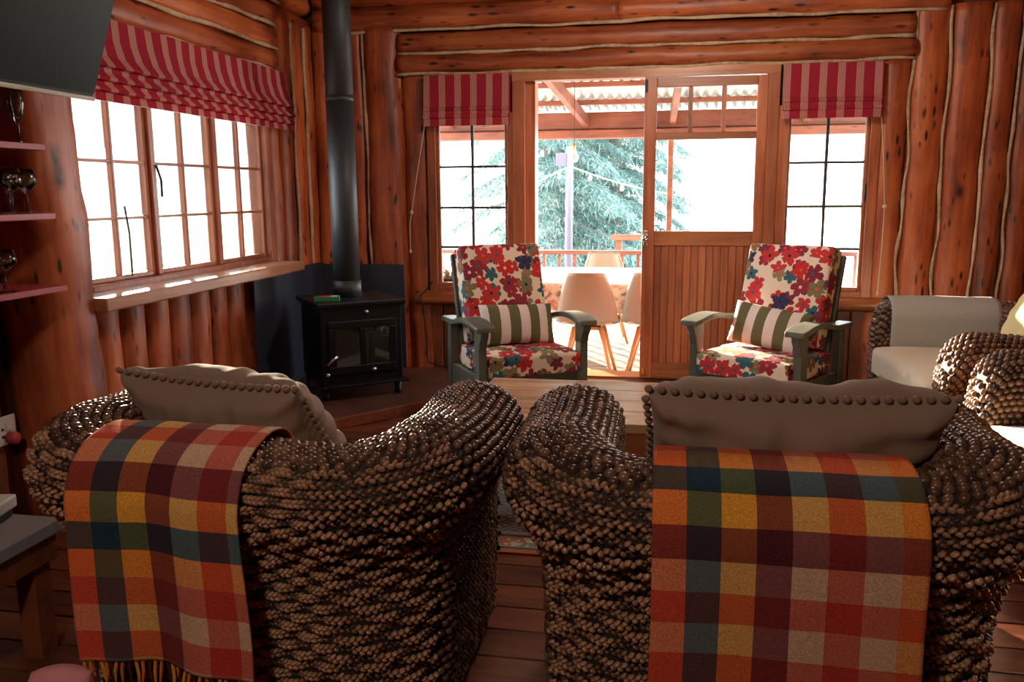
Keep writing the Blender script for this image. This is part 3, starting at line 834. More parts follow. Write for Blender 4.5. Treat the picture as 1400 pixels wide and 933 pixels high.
# pot on the outer ledge of the window
struct(B(-1.75, -0.98, 5.98, 6.20, 0.50, 0.545).build('trim_7', PORCHW, None, bevel=0.005))
pt = thing('flower_pot', 'dark grey flower pot with dry pale plant on the outer ledge of the left window', 'plant pot', (-1.60, 6.09, 0.545))
POTM, _, _ = mk('grey_pot', (0.045, 0.05, 0.065), 0.6)
MB().lathe([(0.055, 0.0), (0.075, 0.095), (0.08, 0.095), (0.08, 0.115), (0.07, 0.115), (0.068, 0.10), (0.01, 0.098)], 20).build('pot', POTM, pt, smooth=True)
STRAW, _, _ = mk('dry_leaf', (0.30, 0.24, 0.16), 0.8)
for i in range(16):
    a = i * 2.4; r_ = 0.02 + 0.03 * (i % 4) / 4
    MB().tube([(0.02 * math.cos(a), 0.02 * math.sin(a), 0.10), (r_ * 1.2 * math.cos(a), r_ * 1.2 * math.sin(a), 0.15), (r_ * 2.2 * math.cos(a), r_ * 2.2 * math.sin(a), 0.16 + 0.012 * (i % 5))], [0.004, 0.006, 0.001], 4).build('leaf', STRAW, pt)

# fir trees
def fir_mat(name, ca, cb):
    m, nt, b = mk(name, ca, 0.7)
    a = nd(nt, 'ShaderNodeAttribute', attribute_name='tint')
    nt.links.new(ramp(nt, a.outputs['Fac'], [(0, ca), (1, cb)]), b.inputs['Base Color'])
    tl = nd(nt, 'ShaderNodeBsdfTranslucent', {0: (*cb, 1)})
    ms = nd(nt, 'ShaderNodeMixShader', {0: 0.35, 1: b.outputs[0], 2: tl.outputs[0]})
    nt.links.new(ms.outputs[0], nt.nodes['Material Output'].inputs[0])
    return m
FIRM = fir_mat('fir_needles', (0.050, 0.110, 0.105), (0.17, 0.275, 0.265))
BARK = wood('fir_bark', (0.12, 0.10, 0.09), (0.22, 0.18, 0.16), (0.32, 0.28, 0.25), (9, 9, 2), 0.9)

def np_mesh(name, V, Fc, mt, tint=None, smooth=False):
    """triangle mesh from numpy arrays"""
    me = bpy.data.meshes.new(name)
    me.vertices.add(len(V)); me.vertices.foreach_set('co', np.ascontiguousarray(V, dtype=np.float32).ravel())
    nf = len(Fc); k_ = Fc.shape[1]
    me.loops.add(nf * k_); me.loops.foreach_set('vertex_index', np.ascontiguousarray(Fc, dtype=np.int32).ravel())
    me.polygons.add(nf)
    me.polygons.foreach_set('loop_start', np.arange(0, nf * k_, k_, dtype=np.int32))
    try: me.polygons.foreach_set('loop_total', np.full(nf, k_, dtype=np.int32))
    except Exception: pass
    if smooth: me.polygons.foreach_set('use_smooth', np.ones(nf, dtype=bool))
    if tint is not None:
        at = me.attributes.new('tint', 'FLOAT', 'POINT'); at.data.foreach_set('value', np.ascontiguousarray(tint, dtype=np.float32))
    me.update(calc_edges=True)
    me.validate()
    me.materials.append(mt)
    return me

def fir(name, label, loc, H, rad, nbr, seed):
    g = np.random.default_rng(seed)
    root = thing(name, label, 'tree', loc, group='fir trees beyond the porch')
    MB().tube([(0.04 * math.sin(i), 0.04 * math.cos(i * 1.3), H * i / 10) for i in range(11)], [0.16 * (1 - 0.85 * i / 10) for i in range(11)], 10).build('trunk', BARK, root, smooth=True)
    P = []; D = []; TI = []
    br = MB()
    for b_ in range(nbr):
        hz = 0.6 + (H - 0.8) * (b_ / nbr) ** 1.05
        L = rad * (1 - hz / H) ** 0.7 * g.uniform(0.75, 1.15) + 0.2
        az = b_ * 2.39996 + g.uniform(-.3, .3)
        ns = 18
        s_ = np.linspace(0.08, 1, ns)
        dirv = np.array([math.cos(az), math.sin(az), 0])
        pts_ = np.outer(s_ * L, dirv); pts_[:, 2] = hz + L * (0.10 * s_ - 0.42 * s_ ** 2)
        br.tube([tuple(q) for q in pts_[::4]], [0.018 * (1 - .8 * i / 5) for i in range(len(pts_[::4]))], 4, caps=False)
        side_ = np.array([-dirv[1], dirv[0], 0])
        for q, sv in zip(pts_, s_):
            for sg in (-1, 1):
                # twig going sideways and drooping, with needles
                tl_ = L * 0.30 * (1 - 0.55 * sv) * g.uniform(.6, 1.2)
                tn = 9
                tt = np.linspace(0, 1, tn)[:, None]
                tw = q + sg * side_ * tl_ * tt + dirv * tl_ * 0.45 * tt + np.array([0, 0, -1]) * tl_ * 0.55 * tt ** 1.5
                for _ in range(2):
                    P.append(tw + g.normal(0, 0.012, tw.shape))
                    dd = np.array([0, 0, -0.9]) + dirv * 0.5 + sg * side_ * 0.4 + g.normal(0, 0.55, tw.shape)
                    D.append(dd / np.linalg.norm(dd, axis=1)[:, None]); TI.append(np.full(tn, g.uniform(0, 1)) )
    br.build('branches', BARK, root)
    P = np.concatenate(P); D = np.concatenate(D); TI = np.concatenate(TI)
    n_ = len(P)
    ln = g.uniform(0.07, 0.17, n_)[:, None]
    wv = np.cross(D, g.normal(0, 1, (n_, 3))); wv /= np.linalg.norm(wv, axis=1)[:, None]
    wv *= 0.012
    V = np.stack([P - wv, P + wv, P + D * ln], 1).reshape(-1, 3)
    me = np_mesh('needles', V, np.arange(3 * n_).reshape(-1, 3), FIRM, np.repeat(np.clip(TI + g.uniform(-.3, .3, n_), 0, 1), 3))
    o = bpy.data.objects.new('needles', me); link(o, root); o['kind'] = 'stuff'
    return root
fir('fir_tree', 'blue-green fir tree with a bare trunk beyond the porch railing, beside the lilac pole', (-1.95, 14.2, -0.9), 8.5, 1.75, 120, 3)
fir('fir_tree', 'dense drooping blue-green fir tree rising right of the lilac pole beyond the porch', (-1.0, 15.8, -0.9), 9.0, 1.55, 120, 4)
fir('fir_tree', 'tall far fir tree filling the gap behind the lilac pole', (-1.75, 19.0, -0.9), 9.5, 2.3, 110, 5)

# ================================================================== BLINDS
def roman(name, label, loc, rotz, wd, prof, mt, cord_side=None, cord_pts=None):
    root = thing(name, label, 'blind', loc, rotz)
    n_ = len(prof)
    mb = MB()
    for pi_ in range(len(prof)):
        pass
    L = [0.0]
    for i in range(1, n_): L.append(L[-1] + math.dist(prof[i], prof[i - 1]))
    def fn(u, v):
        i = min(int(round(v * (n_ - 1))), n_ - 1)
        o_, z = prof[i]
        x = wd * u
        return (x, -o_ - 0.004 * math.sin(x * 9 + i), z)
    mb.grid(fn, max(10, int(wd / 0.06)), n_ - 1, lambda u, v: (wd * u, L[min(int(round(v * (n_ - 1))), n_ - 1)]))
    mb.build('fabric', mt, root, solid=0.004)
    B(0, wd, -0.016, 0.02, prof[0][1] - 0.012, prof[0][1] + 0.004).build('head_rail', PLANKW, root)
    B(0.006, wd - 0.006, -prof[-1][0] + 0.006, -prof[-1][0] + 0.022, prof[-1][1] + 0.002, prof[-1][1] + 0.018).build('bottom_bar', WHITEP, root)
    if cord_pts:
        MB().tube(cord_pts, 0.0026, 5).build('pull_cord', CORD, root)
        k_ = len(cord_pts) // 2
        q = cord_pts[k_]
        MB().lathe([(0.003, -0.012), (0.011, -0.007), (0.014, 0), (0.011, 0.007), (0.003, 0.012)], 10).build('cord_bead', CORD, root, smooth=True, loc=q, rot=(R(90), 0, 0))
        q = cord_pts[-1]
        MB().lathe([(0.004, -0.03), (0.010, -0.024), (0.008, -0.01), (0.003, 0.0)], 8).build('cord_pull', CORD, root, smooth=True, loc=q)
    return root
pf = [(0.018, 0.0), (0.020, -0.08), (0.022, -0.16), (0.026, -0.205), (0.040, -0.220), (0.040, -0.226), (0.028, -0.232), (0.030, -0.255), (0.044, -0.268), (0.044, -0.274), (0.030, -0.278), (0.036, -0.330)]
roman('roman_blind', 'red striped roman blind above the window left of the open doorway', (-1.640, 5.70, 2.040), 0, 0.588, pf, BLINDM,
      None, [(0.005, -0.02, -0.30), (-0.055, -0.02, -0.62), (-0.105, -0.02, -0.90), (-0.118, -0.025, -0.98), (-0.12, -0.02, -1.15)])
roman('roman_blind', 'red striped roman blind above the window right of the half-glazed door', (0.670, 5.70, 2.040), 0, 0.585, pf, BLINDM,
      None, [(0.585, -0.02, -0.30), (0.615, -0.02, -0.58), (0.640, -0.02, -0.87), (0.640, -0.02, -1.1), (0.632, -0.02, -1.40)])
pf2 = [(0.02, 0.0), (0.026, -0.09), (0.045, -0.165), (0.075, -0.205), (0.076, -0.212), (0.050, -0.216), (0.055, -0.24), (0.082, -0.262), (0.083, -0.270), (0.055, -0.273), (0.058, -0.29), (0.078, -0.308), (0.078, -0.315), (0.052, -0.318), (0.055, -0.355)]
roman('roman_blind', 'wide red striped roman blind above the three-casement side window', (-2.425, 3.12, 2.020), R(90), 2.08, pf2, BLINDW)
# the wide blind runs along +y and faces the room (+x)

# ================================================================== TV, SHELVES, GLASSES
tv = thing('television', 'dark flat television tilted down on a wall arm above the red shelves', 'television', (-1.888, 2.62, 1.585))
tm = Matrix.Rotation(R(-70.5 + 90), 4, 'Y')
# local frame of the tilted panel: x thickness (room side +), y along the wall, z up the screen
def tvbox(a, b_, c, d, e, f_): return MB().box(a, b_, c, d, e, f_, tm)
tvbox(-0.045, -0.006, -1.06, 0.0, 0.0, 0.62).build('casing', BLACKP, tv, bevel=0.004)
tvbox(-0.006, 0.0, -1.052, -0.008, 0.016, 0.612).build('screen', SCREEN, tv)
tvbox(-0.046, 0.002, -1.06, 0.0, -0.008, 0.006).build('bezel', SILVER, tv, bevel=0.002)
MB().bar(tm @ Vector((-0.04, -0.5, 0.3)), Vector((-0.53, -0.5, 0.30)), 0.05, 0.05).build('wall_arm', BLACKM, tv)
B(-0.55, -0.53, -0.6, -0.4, 0.05, 0.30).build('wall_plate', BLACKM, tv)
tv.location = (-1.888, 2.62, 1.585)

def shelf(z, y1, word):
    s = thing('shelf', 'red painted wooden %s shelf on the side wall beside the log post' % word, 'shelf', (-2.455, 1.55, z))
    B(0, 0.30, 0, y1 - 1.55, -0.011, 0.011).build('board', REDP, s, bevel=0.002)
    for yy_ in (0.25, 0.75):
        MB().bar((0.012, yy_, -0.22), (0.012, yy_, -0.012), 0.02, 0.02, (1, 0, 0)).build('bracket', BLACKM, s)
        MB().bar((0.02, yy_, -0.20), (0.24, yy_, -0.018), 0.018, 0.014).build('brace', BLACKM, s)
    return s
shelf(1.436, 2.70, 'top'); shelf(1.198, 2.72, 'middle'); shelf(0.938, 2.745, 'bottom')
def wine_glass(h=0.15, rb=0.036):
    return MB().lathe([(0.032, 0), (0.030, 0.003), (0.005, 0.008), (0.004, h * 0.45), (0.012, h * 0.5), (rb, h * 0.68), (rb * 0.98, h * 0.8), (rb * 0.82, h), (rb * 0.78, h), (rb * 0.92, h * 0.8), (rb * 0.92, h * 0.68), (0.008, h * 0.53), (0.001, h * 0.52)], 14)
def flute(h=0.19):
    return MB().lathe([(0.030, 0), (0.028, 0.003), (0.005, 0.008), (0.004, h * 0.34), (0.016, h * 0.42), (0.026, h * 0.7), (0.024, h), (0.021, h), (0.023, h * 0.7), (0.012, h * 0.45), (0.001, h * 0.43)], 14)
gm = wine_glass().mesh('wine_glass', True); gm.materials.append(DRINKG)
fm = flute().mesh('flute', True); fm.materials.append(DRINKG)
for i in range(6):
    o = bpy.data.objects.new('champagne_flute', fm); link(o); o.location = (-2.33 + 0.065 * (i % 3), 2.52 + 0.085 * (i // 3) + 0.03 * (i % 2), 1.448)
    tag(o, 'clear tall stemmed flute standing on the top red shelf', 'glass', 'flutes on the top shelf')
for i in range(9):
    o = bpy.data.objects.new('wine_glass', gm); link(o); o.location = (-2.36 + 0.085 * (i % 3), 2.46 + 0.085 * (i // 3) + 0.015 * (i % 2), 1.210)
    tag(o, 'clear round-bowled wine glass on the middle red shelf', 'glass', 'wine glasses on the middle shelf')
for i in range(1):
    o = bpy.data.objects.new('wine_glass', gm); link(o); o.location = (-2.20 - 0.1 * i, 2.50 - 0.02 * i, 0.950); o.scale = (1.2, 1.2, 0.95)
    tag(o, 'clear wine glass alone on the bottom red shelf', 'glass')

# wall socket plate
so = thing('socket_plate', 'white double socket plate with red switch on the log wall', 'socket', (-2.458, 2.62, 0.395))
B(0, 0.012, -0.14, 0.14, -0.055, 0.055).build('plate', WHITEP, so, bevel=0.004)
for y in (-0.09, -0.02, 0.07):
    for z in (-0.02, 0.008): B(0.011, 0.0135, y - 0.006, y + 0.006, z - 0.005, z + 0.005).build('pin_hole', BLACKP, so)
B(0.011, 0.018, 0.085, 0.115, 0.0, 0.03).build('switch', WHITEP, so, bevel=0.002)
MB().lathe([(0.024, 0), (0.024, 0.03), (0.018, 0.036), (0.004, 0.037)], 14).build('red_plug', REDP, so, smooth=True, loc=(0.012, 0.10, -0.03), rot=(0, R(90), 0))

# low media bench with white boxes
mbn = thing('media_bench', 'low dark wooden bench with grey slab top against the side wall', 'bench', (-2.05, 1.55, 0))
B(-0.38, 0.40, -0.75, 0.44, 0.345, 0.385).build('top_slab', GREYP, mbn, bevel=0.005)
B(-0.38, 0.385, -0.74, 0.43, 0.27, 0.345).build('apron', TABLER, mbn, bevel=0.004)
for x in (-0.34, 0.34):
    for y in (-0.70, 0.38): B(x - 0.03, x + 0.03, y - 0.03, y + 0.03, 0, 0.27).build('leg', TABLER, mbn)
rt = thing('router_box', 'small white plastic box on the low media bench', 'router', (-1.86, 1.91, 0.385), R(12))
B(-0.09, 0.09, -0.06, 0.06, 0.025, 0.062).build('case', WHITEP, rt, bevel=0.006)
B(-0.075, 0.075, -0.05, 0.05, 0.0, 0.025).build('foot', BLACKP, rt)

# ================================================================== STOVE CORNER
he = thing('hearth', 'low dark angular hearth slab under the wood stove in the corner', 'hearth', (0, 0, 0))
hp = [(-2.42, 5.70), (-2.42, 4.30), (-1.78, 4.25), (-1.40, 4.72), (-1.38, 5.70)]
MB().prism(hp, 0.0, 0.052).build('slab', HEARTHW, he, bevel=0.006)
ed = [(-2.42, 4.285), (-1.772, 4.233), (-1.385, 4.715), (-1.365, 5.70)]
for i in range(3):
    a, b_ = ed[i], ed[i + 1]
    MB().bar((a[0], a[1], 0.031), (b_[0], b_[1], 0.031), 0.026, 0.060).build('edge_strip', TABLER, he, bevel=0.004)
hs = thing('heat_shield', 'dark navy steel heat shield panels in the corner behind the stove', 'heat shield', (-2.40, 5.675, 0.052))
B(0.0, 0.59, -0.004, 0.006, 0, 0.73).build('panel', SHIELDM, hs, bevel=0.003)
B(-0.006, 0.004, -1.05, -0.006, 0, 0.745).build('panel', SHIELDM, hs, bevel=0.003)
st = thing('wood_stove', 'black cast iron wood stove with glazed door and tall flue', 'stove', (-1.995, 4.587, 0.052), R(38))
W_, D_, H_ = 0.55, 0.50, 0.588
B(0.025, W_ - 0.025, 0.03, D_ - 0.02, 0.09, H_ - 0.03).build('firebox', BLACKM, st, bevel=0.006)
B(0, W_, 0, D_, H_ - 0.028, H_).build('top_plate', BLACKM, st, bevel=0.006)
B(0.012, W_ - 0.012, 0.012, D_ - 0.012, H_ - 0.042, H_ - 0.028).build('top_moulding', BLACKM, st, bevel=0.004)
B(0.005, W_ - 0.005, -0.035, 0.10, 0.085, 0.10).build('ash_lip', BLACKM, st, bevel=0.004)
for x in (0.05, W_ - 0.05):
    for y in (0.06, D_ - 0.06):
        MB().tube([(x, y, 0.0), (x, y, 0.02), (x, y, 0.09)], [0.026, 0.018, 0.026], 10).build('leg', BLACKM, st, smooth=True)
dr = MB()
x0, x1, z0, z1 = 0.065, W_ - 0.065, 0.155, 0.475
dr.box(x0, x1, 0.008, 0.03, z1 - 0.045, z1); dr.box(x0, x1, 0.008, 0.03, z0, z0 + 0.05)
dr.box(x0, x0 + 0.045, 0.008, 0.03, z0 + 0.05, z1 - 0.045); dr.box(x1 - 0.045, x1, 0.008, 0.03, z0 + 0.05, z1 - 0.045)
dr.box((x0 + x1) / 2 - 0.018, (x0 + x1) / 2 + 0.018, 0.008, 0.03, z0 + 0.05, z1 - 0.045)
sd_ = dr.build('door', BLACKM, st, bevel=0.004)
for a, b_ in ((x0 + 0.045, (x0 + x1) / 2 - 0.018), ((x0 + x1) / 2 + 0.018, x1 - 0.045)):
    B(a, b_, 0.018, 0.024, z0 + 0.05, z1 - 0.045).build('pane', STOVEG, sd_)
hn = MB().tube([(0.0, 0, 0), (0.055, -0.012, 0.055)], 0.009, 8); hn.build('handle', CHROME, sd_, smooth=True, loc=(0.045, -0.02, 0.225))
MB().tube([(0.09, -0.028, 0.275), (0.09, 0.012, 0.275)], 0.007, 8).build('handle_stem', BLACKM, sd_)
for (x, z) in ((0.30, 0.525), (0.33, 0.175), (0.045, 0.165)):
    MB().lathe([(0.004, 0), (0.006, 0.012), (0.013, 0.016), (0.013, 0.024), (0.004, 0.028)], 12).build('air_knob', CHROME, st, smooth=True, loc=(x, 0.03 if z > .5 else 0.008, z), rot=(R(90), 0, 0))
# flue stands toward the rear of the top plate
fp = None
for nm_, za, zb, r_ in (('flue_pipe', 0.0, 1.19, 0.083), ('flue_pipe', 1.19, 2.14, 0.083), ('flue_collar', 0.0, 0.10, 0.088), ('flue_joint', 1.175, 1.205, 0.0855)):
    o = MB().tube([(0, 0, za), (0, 0, zb)], r_, 32).build(nm_, FLUEM, st, smooth=True, loc=(W_ / 2 + 0.005, D_ * 0.64, H_))
    o.data.polygons[len(o.data.polygons) - 1].use_smooth = False; o.data.polygons[len(o.data.polygons) - 2].use_smooth = False
gb = thing('matchbox_carton', 'small green carton with red print lying on the stove top', 'box', (0, 0, 0))
M = Matrix.Translation((-1.995, 4.587, 0)) @ Matrix.Rotation(R(38), 4, 'Z')
q = M @ Vector((0.10, 0.14, 0)); gb.location = (q.x, q.y, 0.6405); gb.rotation_euler = (0, 0, R(20))
GREENC, _, _ = mk('green_card', (0.03, 0.24, 0.09), 0.45)
B(-0.075, 0.075, -0.045, 0.045, 0, 0.026).build('carton', GREENC, gb, bevel=0.002)
B(-0.045, 0.02, -0.035, 0.035, 0.026, 0.0268).build('red_print', REDP, gb)
B(0.025, 0.06, -0.03, 0.03, 0.026, 0.0268).build('white_print', WHITEP, gb)
o = MB().tube([(-1.62, 5.715, 0.66), (-1.66, 5.68, 0.60), (-1.69, 5.655, 0.57), (-1.665, 5.655, 0.40), (-1.655, 5.655, 0.25), (-1.65, 5.655, 0.10), (-1.50, 5.655, 0.0585), (-1.395, 5.66, 0.0585)], 0.005, 6).build('power_cable', BLACKP)
tag(o, 'thin black cable running down the corner from the window sill to the hearth', 'cable')

# ================================================================== PILLOWS
def pillow_pt(a, b_, side, w_, h_, th, pinch=0.07, seed=0.0, wr=0.012, puff=0.55):
    """a,b_ in -1..1"""
    x = w_ / 2 * a * (1 - pinch * (1 - b_ * b_) * a * a)
    z = h_ / 2 * b_ * (1 - pinch * (1 - a * a) * b_ * b_)
    ea = max(0.0, 1 - a ** 2); eb = max(0.0, 1 - b_ ** 2)
    t_ = th / 2 * (ea * eb) ** (puff * 0.62)
    edge = (ea * eb) ** 0.25
    n1 = noise.noise(Vector((x * 8 + seed, z * 5, side * 3.1))) * wr * 1.3 + noise.noise(Vector((x * 21 + seed, z * 6, side * 5.1))) * wr * 0.5
    # creases gathering in from the seams
    n2 = math.sin(a * 17 + 5 * noise.noise(Vector((a * 2.5, seed, 0)))) * wr * (0.15 + 0.5 * abs(noise.noise(Vector((a * 4, seed + 5, 0))))) * (abs(b_) ** 2) + math.sin(b_ * 19 + seed) * wr * 0.5 * (abs(a) ** 2)
    return Vector((x, side * (t_ + (n1 + n2) * edge), z))

def pillow(name, mt, w_, h_, th, parent=None, n_=34, uvs=1.0, **kw):
    mb = MB()
    m_ = max(8, int(n_ * h_ / w_))
    # cosine spacing keeps the rim round
    sp = lambda t_: math.sin((t_ - 0.5) * PI)
    for side in (-1, 1):
        mb.grid(lambda u, v: pillow_pt(sp(u), sp(v), side, w_, h_, th, **kw), n_, m_, lambda u, v: (sp(u) * w_ / 2 * uvs + (3 if side > 0 else 0), sp(v) * h_ / 2 * uvs), flip=(side > 0))
    o = mb.build(name, mt, parent, smooth=True)
    md = o.modifiers.new('weld', 'WELD'); md.merge_threshold = 0.0006
    return o

def box_cushion(name, mt, w_, d_, h_, parent=None, crown=0.02, n_=16, bevel=0.03, uv_off=0.0, seed=0.0):
    """box cushion with a slight crown; origin at the bottom centre; uv in metres"""
    mb = MB()
    def top(u, v):
        a, b_ = 2 * u - 1, 2 * v - 1
        return (w_ / 2 * a, d_ / 2 * b_, h_ + crown * (1 - a ** 4) * (1 - b_ ** 4) + 0.004 * noise.noise(Vector((a * 3 + seed, b_ * 3, 1))))
    def bot(u, v):
        a, b_ = 2 * u - 1, 2 * v - 1
        return (w_ / 2 * a, d_ / 2 * b_, 0)
    mb.grid(top, n_, n_, lambda u, v: (u * w_ + uv_off, v * d_))
    mb.grid(bot, 4, 4, lambda u, v: (u * w_ + 2 + uv_off, v * d_), flip=True)
    mb.grid(lambda u, v: (w_ / 2 * (2 * u - 1), -d_ / 2, h_ * v), n_, 4, lambda u, v: (u * w_ + uv_off, h_ * v - h_))
    mb.grid(lambda u, v: (w_ / 2 * (2 * u - 1), d_ / 2, h_ * v), n_, 4, lambda u, v: (u * w_ + 4 + uv_off, h_ * v), flip=True)
    mb.grid(lambda u, v: (-w_ / 2, d_ / 2 * (2 * u - 1), h_ * v), n_, 4, lambda u, v: (u * d_ + 6 + uv_off, h_ * v), flip=True)
    mb.grid(lambda u, v: (w_ / 2, d_ / 2 * (2 * u - 1), h_ * v), n_, 4, lambda u, v: (u * d_ + 8 + uv_off, h_ * v))
    o = mb.build(name, mt, parent, smooth=True)
    md = o.modifiers.new('weld', 'WELD'); md.merge_threshold = 0.002
    if bevel:
        m = o.modifiers.new('bevel', 'BEVEL'); m.width = bevel; m.segments = 4; m.limit_method = 'ANGLE'; m.angle_limit = R(50)
    return o

# ================================================================== GREEN ARMCHAIRS
def green_chair(label, loc, rz_):
    root = thing('armchair', label, 'armchair', loc, rz_, 'green painted armchairs')
    for s in (-1, 1):
        x = s * 0.295
        # front post with a curved bracket flaring under the arm
        pts = [(-0.035, 0.0), (0.035, 0.0), (0.035, 0.50), (0.035, 0.565), (-0.075, 0.565), (-0.068, 0.535), (-0.048, 0.505), (-0.036, 0.46)]
        mb = MB(); vs = []
        for dx in (-0.022, 0.022):
            for (py, pz) in pts: vs.append((x + dx, -0.225 + py, pz))
        k_ = len(pts)
        mb.add(vs, [tuple(range(k_)), tuple(reversed(range(k_, 2 * k_)))] + [(i, k_ + i, k_ + (i + 1) % k_, (i + 1) % k_) for i in range(k_)])
        mb.build('leg', GREENP, root, bevel=0.004)
        MB().bar((x, 0.24, 0.0), (x, 0.22, 0.56), 0.044, 0.06, (0, 1, 0)).build('leg', GREENP, root, bevel=0.004)
        # arm: bowed paddle
        na = 14; vs = []; fs = []
        for i in range(na + 1):
            t_ = i / na; y = -0.315 + 0.62 * t_
            z = 0.575 + 0.030 * math.sin(min(1, t_ * 1.5) * PI) - 0.012 * t_
            hw = 0.058 - 0.018 * t_ ** 1.5
            if i == 0: hw = 0.050
            for (sx, dz) in ((-1, -0.014), (1, -0.014), (1, 0.014), (-1, 0.014)): vs.append((x + sx * hw, y, z + dz))
        for i in range(na):
            for k_ in range(4):
                a = i * 4 + k_; b_ = i * 4 + (k_ + 1) % 4
                fs.append((a, b_, b_ + 4, a + 4))
        fs.append((3, 2, 1, 0)); fs.append((na * 4, na * 4 + 1, na * 4 + 2, na * 4 + 3))
        MB().add(vs, fs).build('arm', GREENP, root, bevel=0.006)
        B(x - 0.014, x + 0.014, -0.195, 0.21, 0.20, 0.315).build('side_rail', GREENP, root, bevel=0.004)
        B(x - 0.008, x + 0.008, -0.19, 0.21, 0.10, 0.14).build('stretcher', GREENP, root, bevel=0.004)
        MB().bar((s * 0.24, 0.16, 0.28), (s * 0.24, 0.345, 0.92), 0.04, 0.03, (0, 1, 0)).build('back_post', GREENP, root, bevel=0.004)
    B(-0.275, 0.275, -0.262, -0.232, 0.225, 0.312).build('front_rail', GREENP, root, bevel=0.004)
    for z in (0.40, 0.56, 0.72, 0.88):
        y = 0.16 + 0.185 * (z - 0.28) / 0.64
        MB().bar((-0.24, y, z), (0.24, y, z), 0.018, 0.06, (0, 0.28, 1)).build('back_slat', GREENP, root, bevel=0.003)
    for i in range(5):
        B(-0.27, 0.27, -0.2 + i * 0.085, -0.14 + i * 0.085, 0.285, 0.305).build('seat_slat', GREENP, root)
    return root

def place(o, loc, rz_, local, rot_local=(0, 0, 0)):
    """put o at a point given in the frame of a thing at loc, turned rz_"""
    M_ = Matrix.Translation(loc) @ Matrix.Rotation(rz_, 4, 'Z') @ Matrix.Translation(local)
    M_ = M_ @ Matrix.Rotation(rot_local[2], 4, 'Z') @ Matrix.Rotation(rot_local[1], 4, 'Y') @ Matrix.Rotation(rot_local[0], 4, 'X')
    o.matrix_world = M_
    return o

for (loc, rz_, wl_, wr_, sd) in (((-0.83, 4.605, 0), R(33), 'standing nearer the stove', 'left', 0.0), ((0.53, 4.675, 0), R(-33), 'standing in front of the half-glazed door', 'right', 0.55)):
    green_chair('green painted wooden armchair with bowed arms, ' + wl_, loc, rz_)
    o = box_cushion('seat_cushion', FLORAL, 0.53, 0.50, 0.105, crown=0.02, bevel=0.018, uv_off=sd * 3, seed=sd)
    place(o, loc, rz_, (0, -0.035, 0.314))
    tag(o, 'floral print seat cushion on the green armchair ' + wl_, 'cushion', 'floral cushions on the green armchairs')
    o = box_cushion('back_cushion', FLORAL, 0.49, 0.55, 0.10, crown=0.025, bevel=0.02, uv_off=sd * 2 + 0.31, seed=sd + 2)
    place(o, loc, rz_, (0, 0.245, 0.690), (R(90 - 16.5), 0, 0))
    tag(o, 'floral print back cushion on the green armchair ' + wl_, 'cushion', 'floral cushions on the green armchairs')
    o = pillow('lumbar_pillow', STRIPE, 0.44, 0.23, 0.13, pinch=0.05, seed=sd, wr=0.010)
    place(o, loc, rz_, (0.01, 0.008 if sd == 0 else 0.0, 0.545), (R(-17), R(2) if sd == 0 else R(6), 0))
    tag(o, 'olive and white striped pillow on the green armchair ' + wl_, 'pillow', 'striped pillows on the green armchairs')

# ================================================================== COFFEE TABLE, RUG
ct = thing('coffee_table', 'low plank-topped wooden coffee table with red-brown apron', 'table', (-0.10, 3.44, 0.008))
for i in range(4):
    y0 = -0.36 + i * 0.18
    B(-0.69, 0.69, y0 + 0.0012, y0 + 0.1788, 0.375, 0.412).build('plank', TABLEW, ct, bevel=0.003)
for y in (-0.335, 0.335):
    B(-0.62, 0.62, y - 0.012, y + 0.012, 0.27, 0.375).build('apron', TABLER, ct, bevel=0.003)
for x in (-0.645, 0.645):
    B(x - 0.012, x + 0.012, -0.32, 0.32, 0.27, 0.375).build('apron', TABLER, ct, bevel=0.003)
    for y in (-0.315, 0.315):
        MB().bar((x * 0.97, y, 0), (x * 0.97, y, 0.375), 0.07, 0.07, (0, 1, 0)).build('leg', TABLER, ct, bevel=0.005)
rg = MB()
rw_, rd_ = 2.1, 1.36
rg.grid(lambda u, v: (-rw_ / 2 + rw_ * u, -rd_ / 2 + rd_ * v, 0.008), 42, 36, lambda u, v: (min(u, 1 - u) * rw_, min(v, 1 - v) * rd_))
o = rg.build('rug', RUGM, None, solid=0.007); o.location = (-0.15, 2.80 + rd_ / 2, 0.0)
tag(o, 'patterned oriental rug with rust-edged border under the coffee table', 'rug')

# ================================================================== WICKER TUB SEATS
def catmull(P, n_):
    P = np.array(P, float); out = []
    Q = np.vstack([2 * P[0] - P[1], P, 2 * P[-1] - P[-2]])
    for i in range(1, len(Q) - 2):
        p0, p1, p2, p3 = Q[i - 1:i + 3]
        for t_ in np.linspace(0, 1, 12, endpoint=False):
            out.append(0.5 * ((2 * p1) + (-p0 + p2) * t_ + (2 * p0 - 5 * p1 + 4 * p2 - p3) * t_ ** 2 + (-p0 + 3 * p1 - 3 * p2 + p3) * t_ ** 3))
    out.append(Q[-2]); out = np.array(out)
    L = np.r_[0, np.cumsum(np.linalg.norm(np.diff(out, axis=0), axis=1))]
    t_ = np.linspace(0, L[-1], n_)
    return np.stack([np.interp(t_, L, out[:, k_]) for k_ in range(2)], 1), L[-1]

# cross-section of the rolled rim: (outward, height)
PROF = [(0.045, 0.05), (0.052, 0.20), (0.056, 0.36), (0.064, 0.455), (0.092, 0.525), (0.138, 0.595), (0.150, 0.655), (0.128, 0.715), (0.075, 0.752), (0.005, 0.762),
        (-0.060, 0.742), (-0.095, 0.690), (-0.098, 0.60), (-0.088, 0.48), (-0.085, 0.36)]

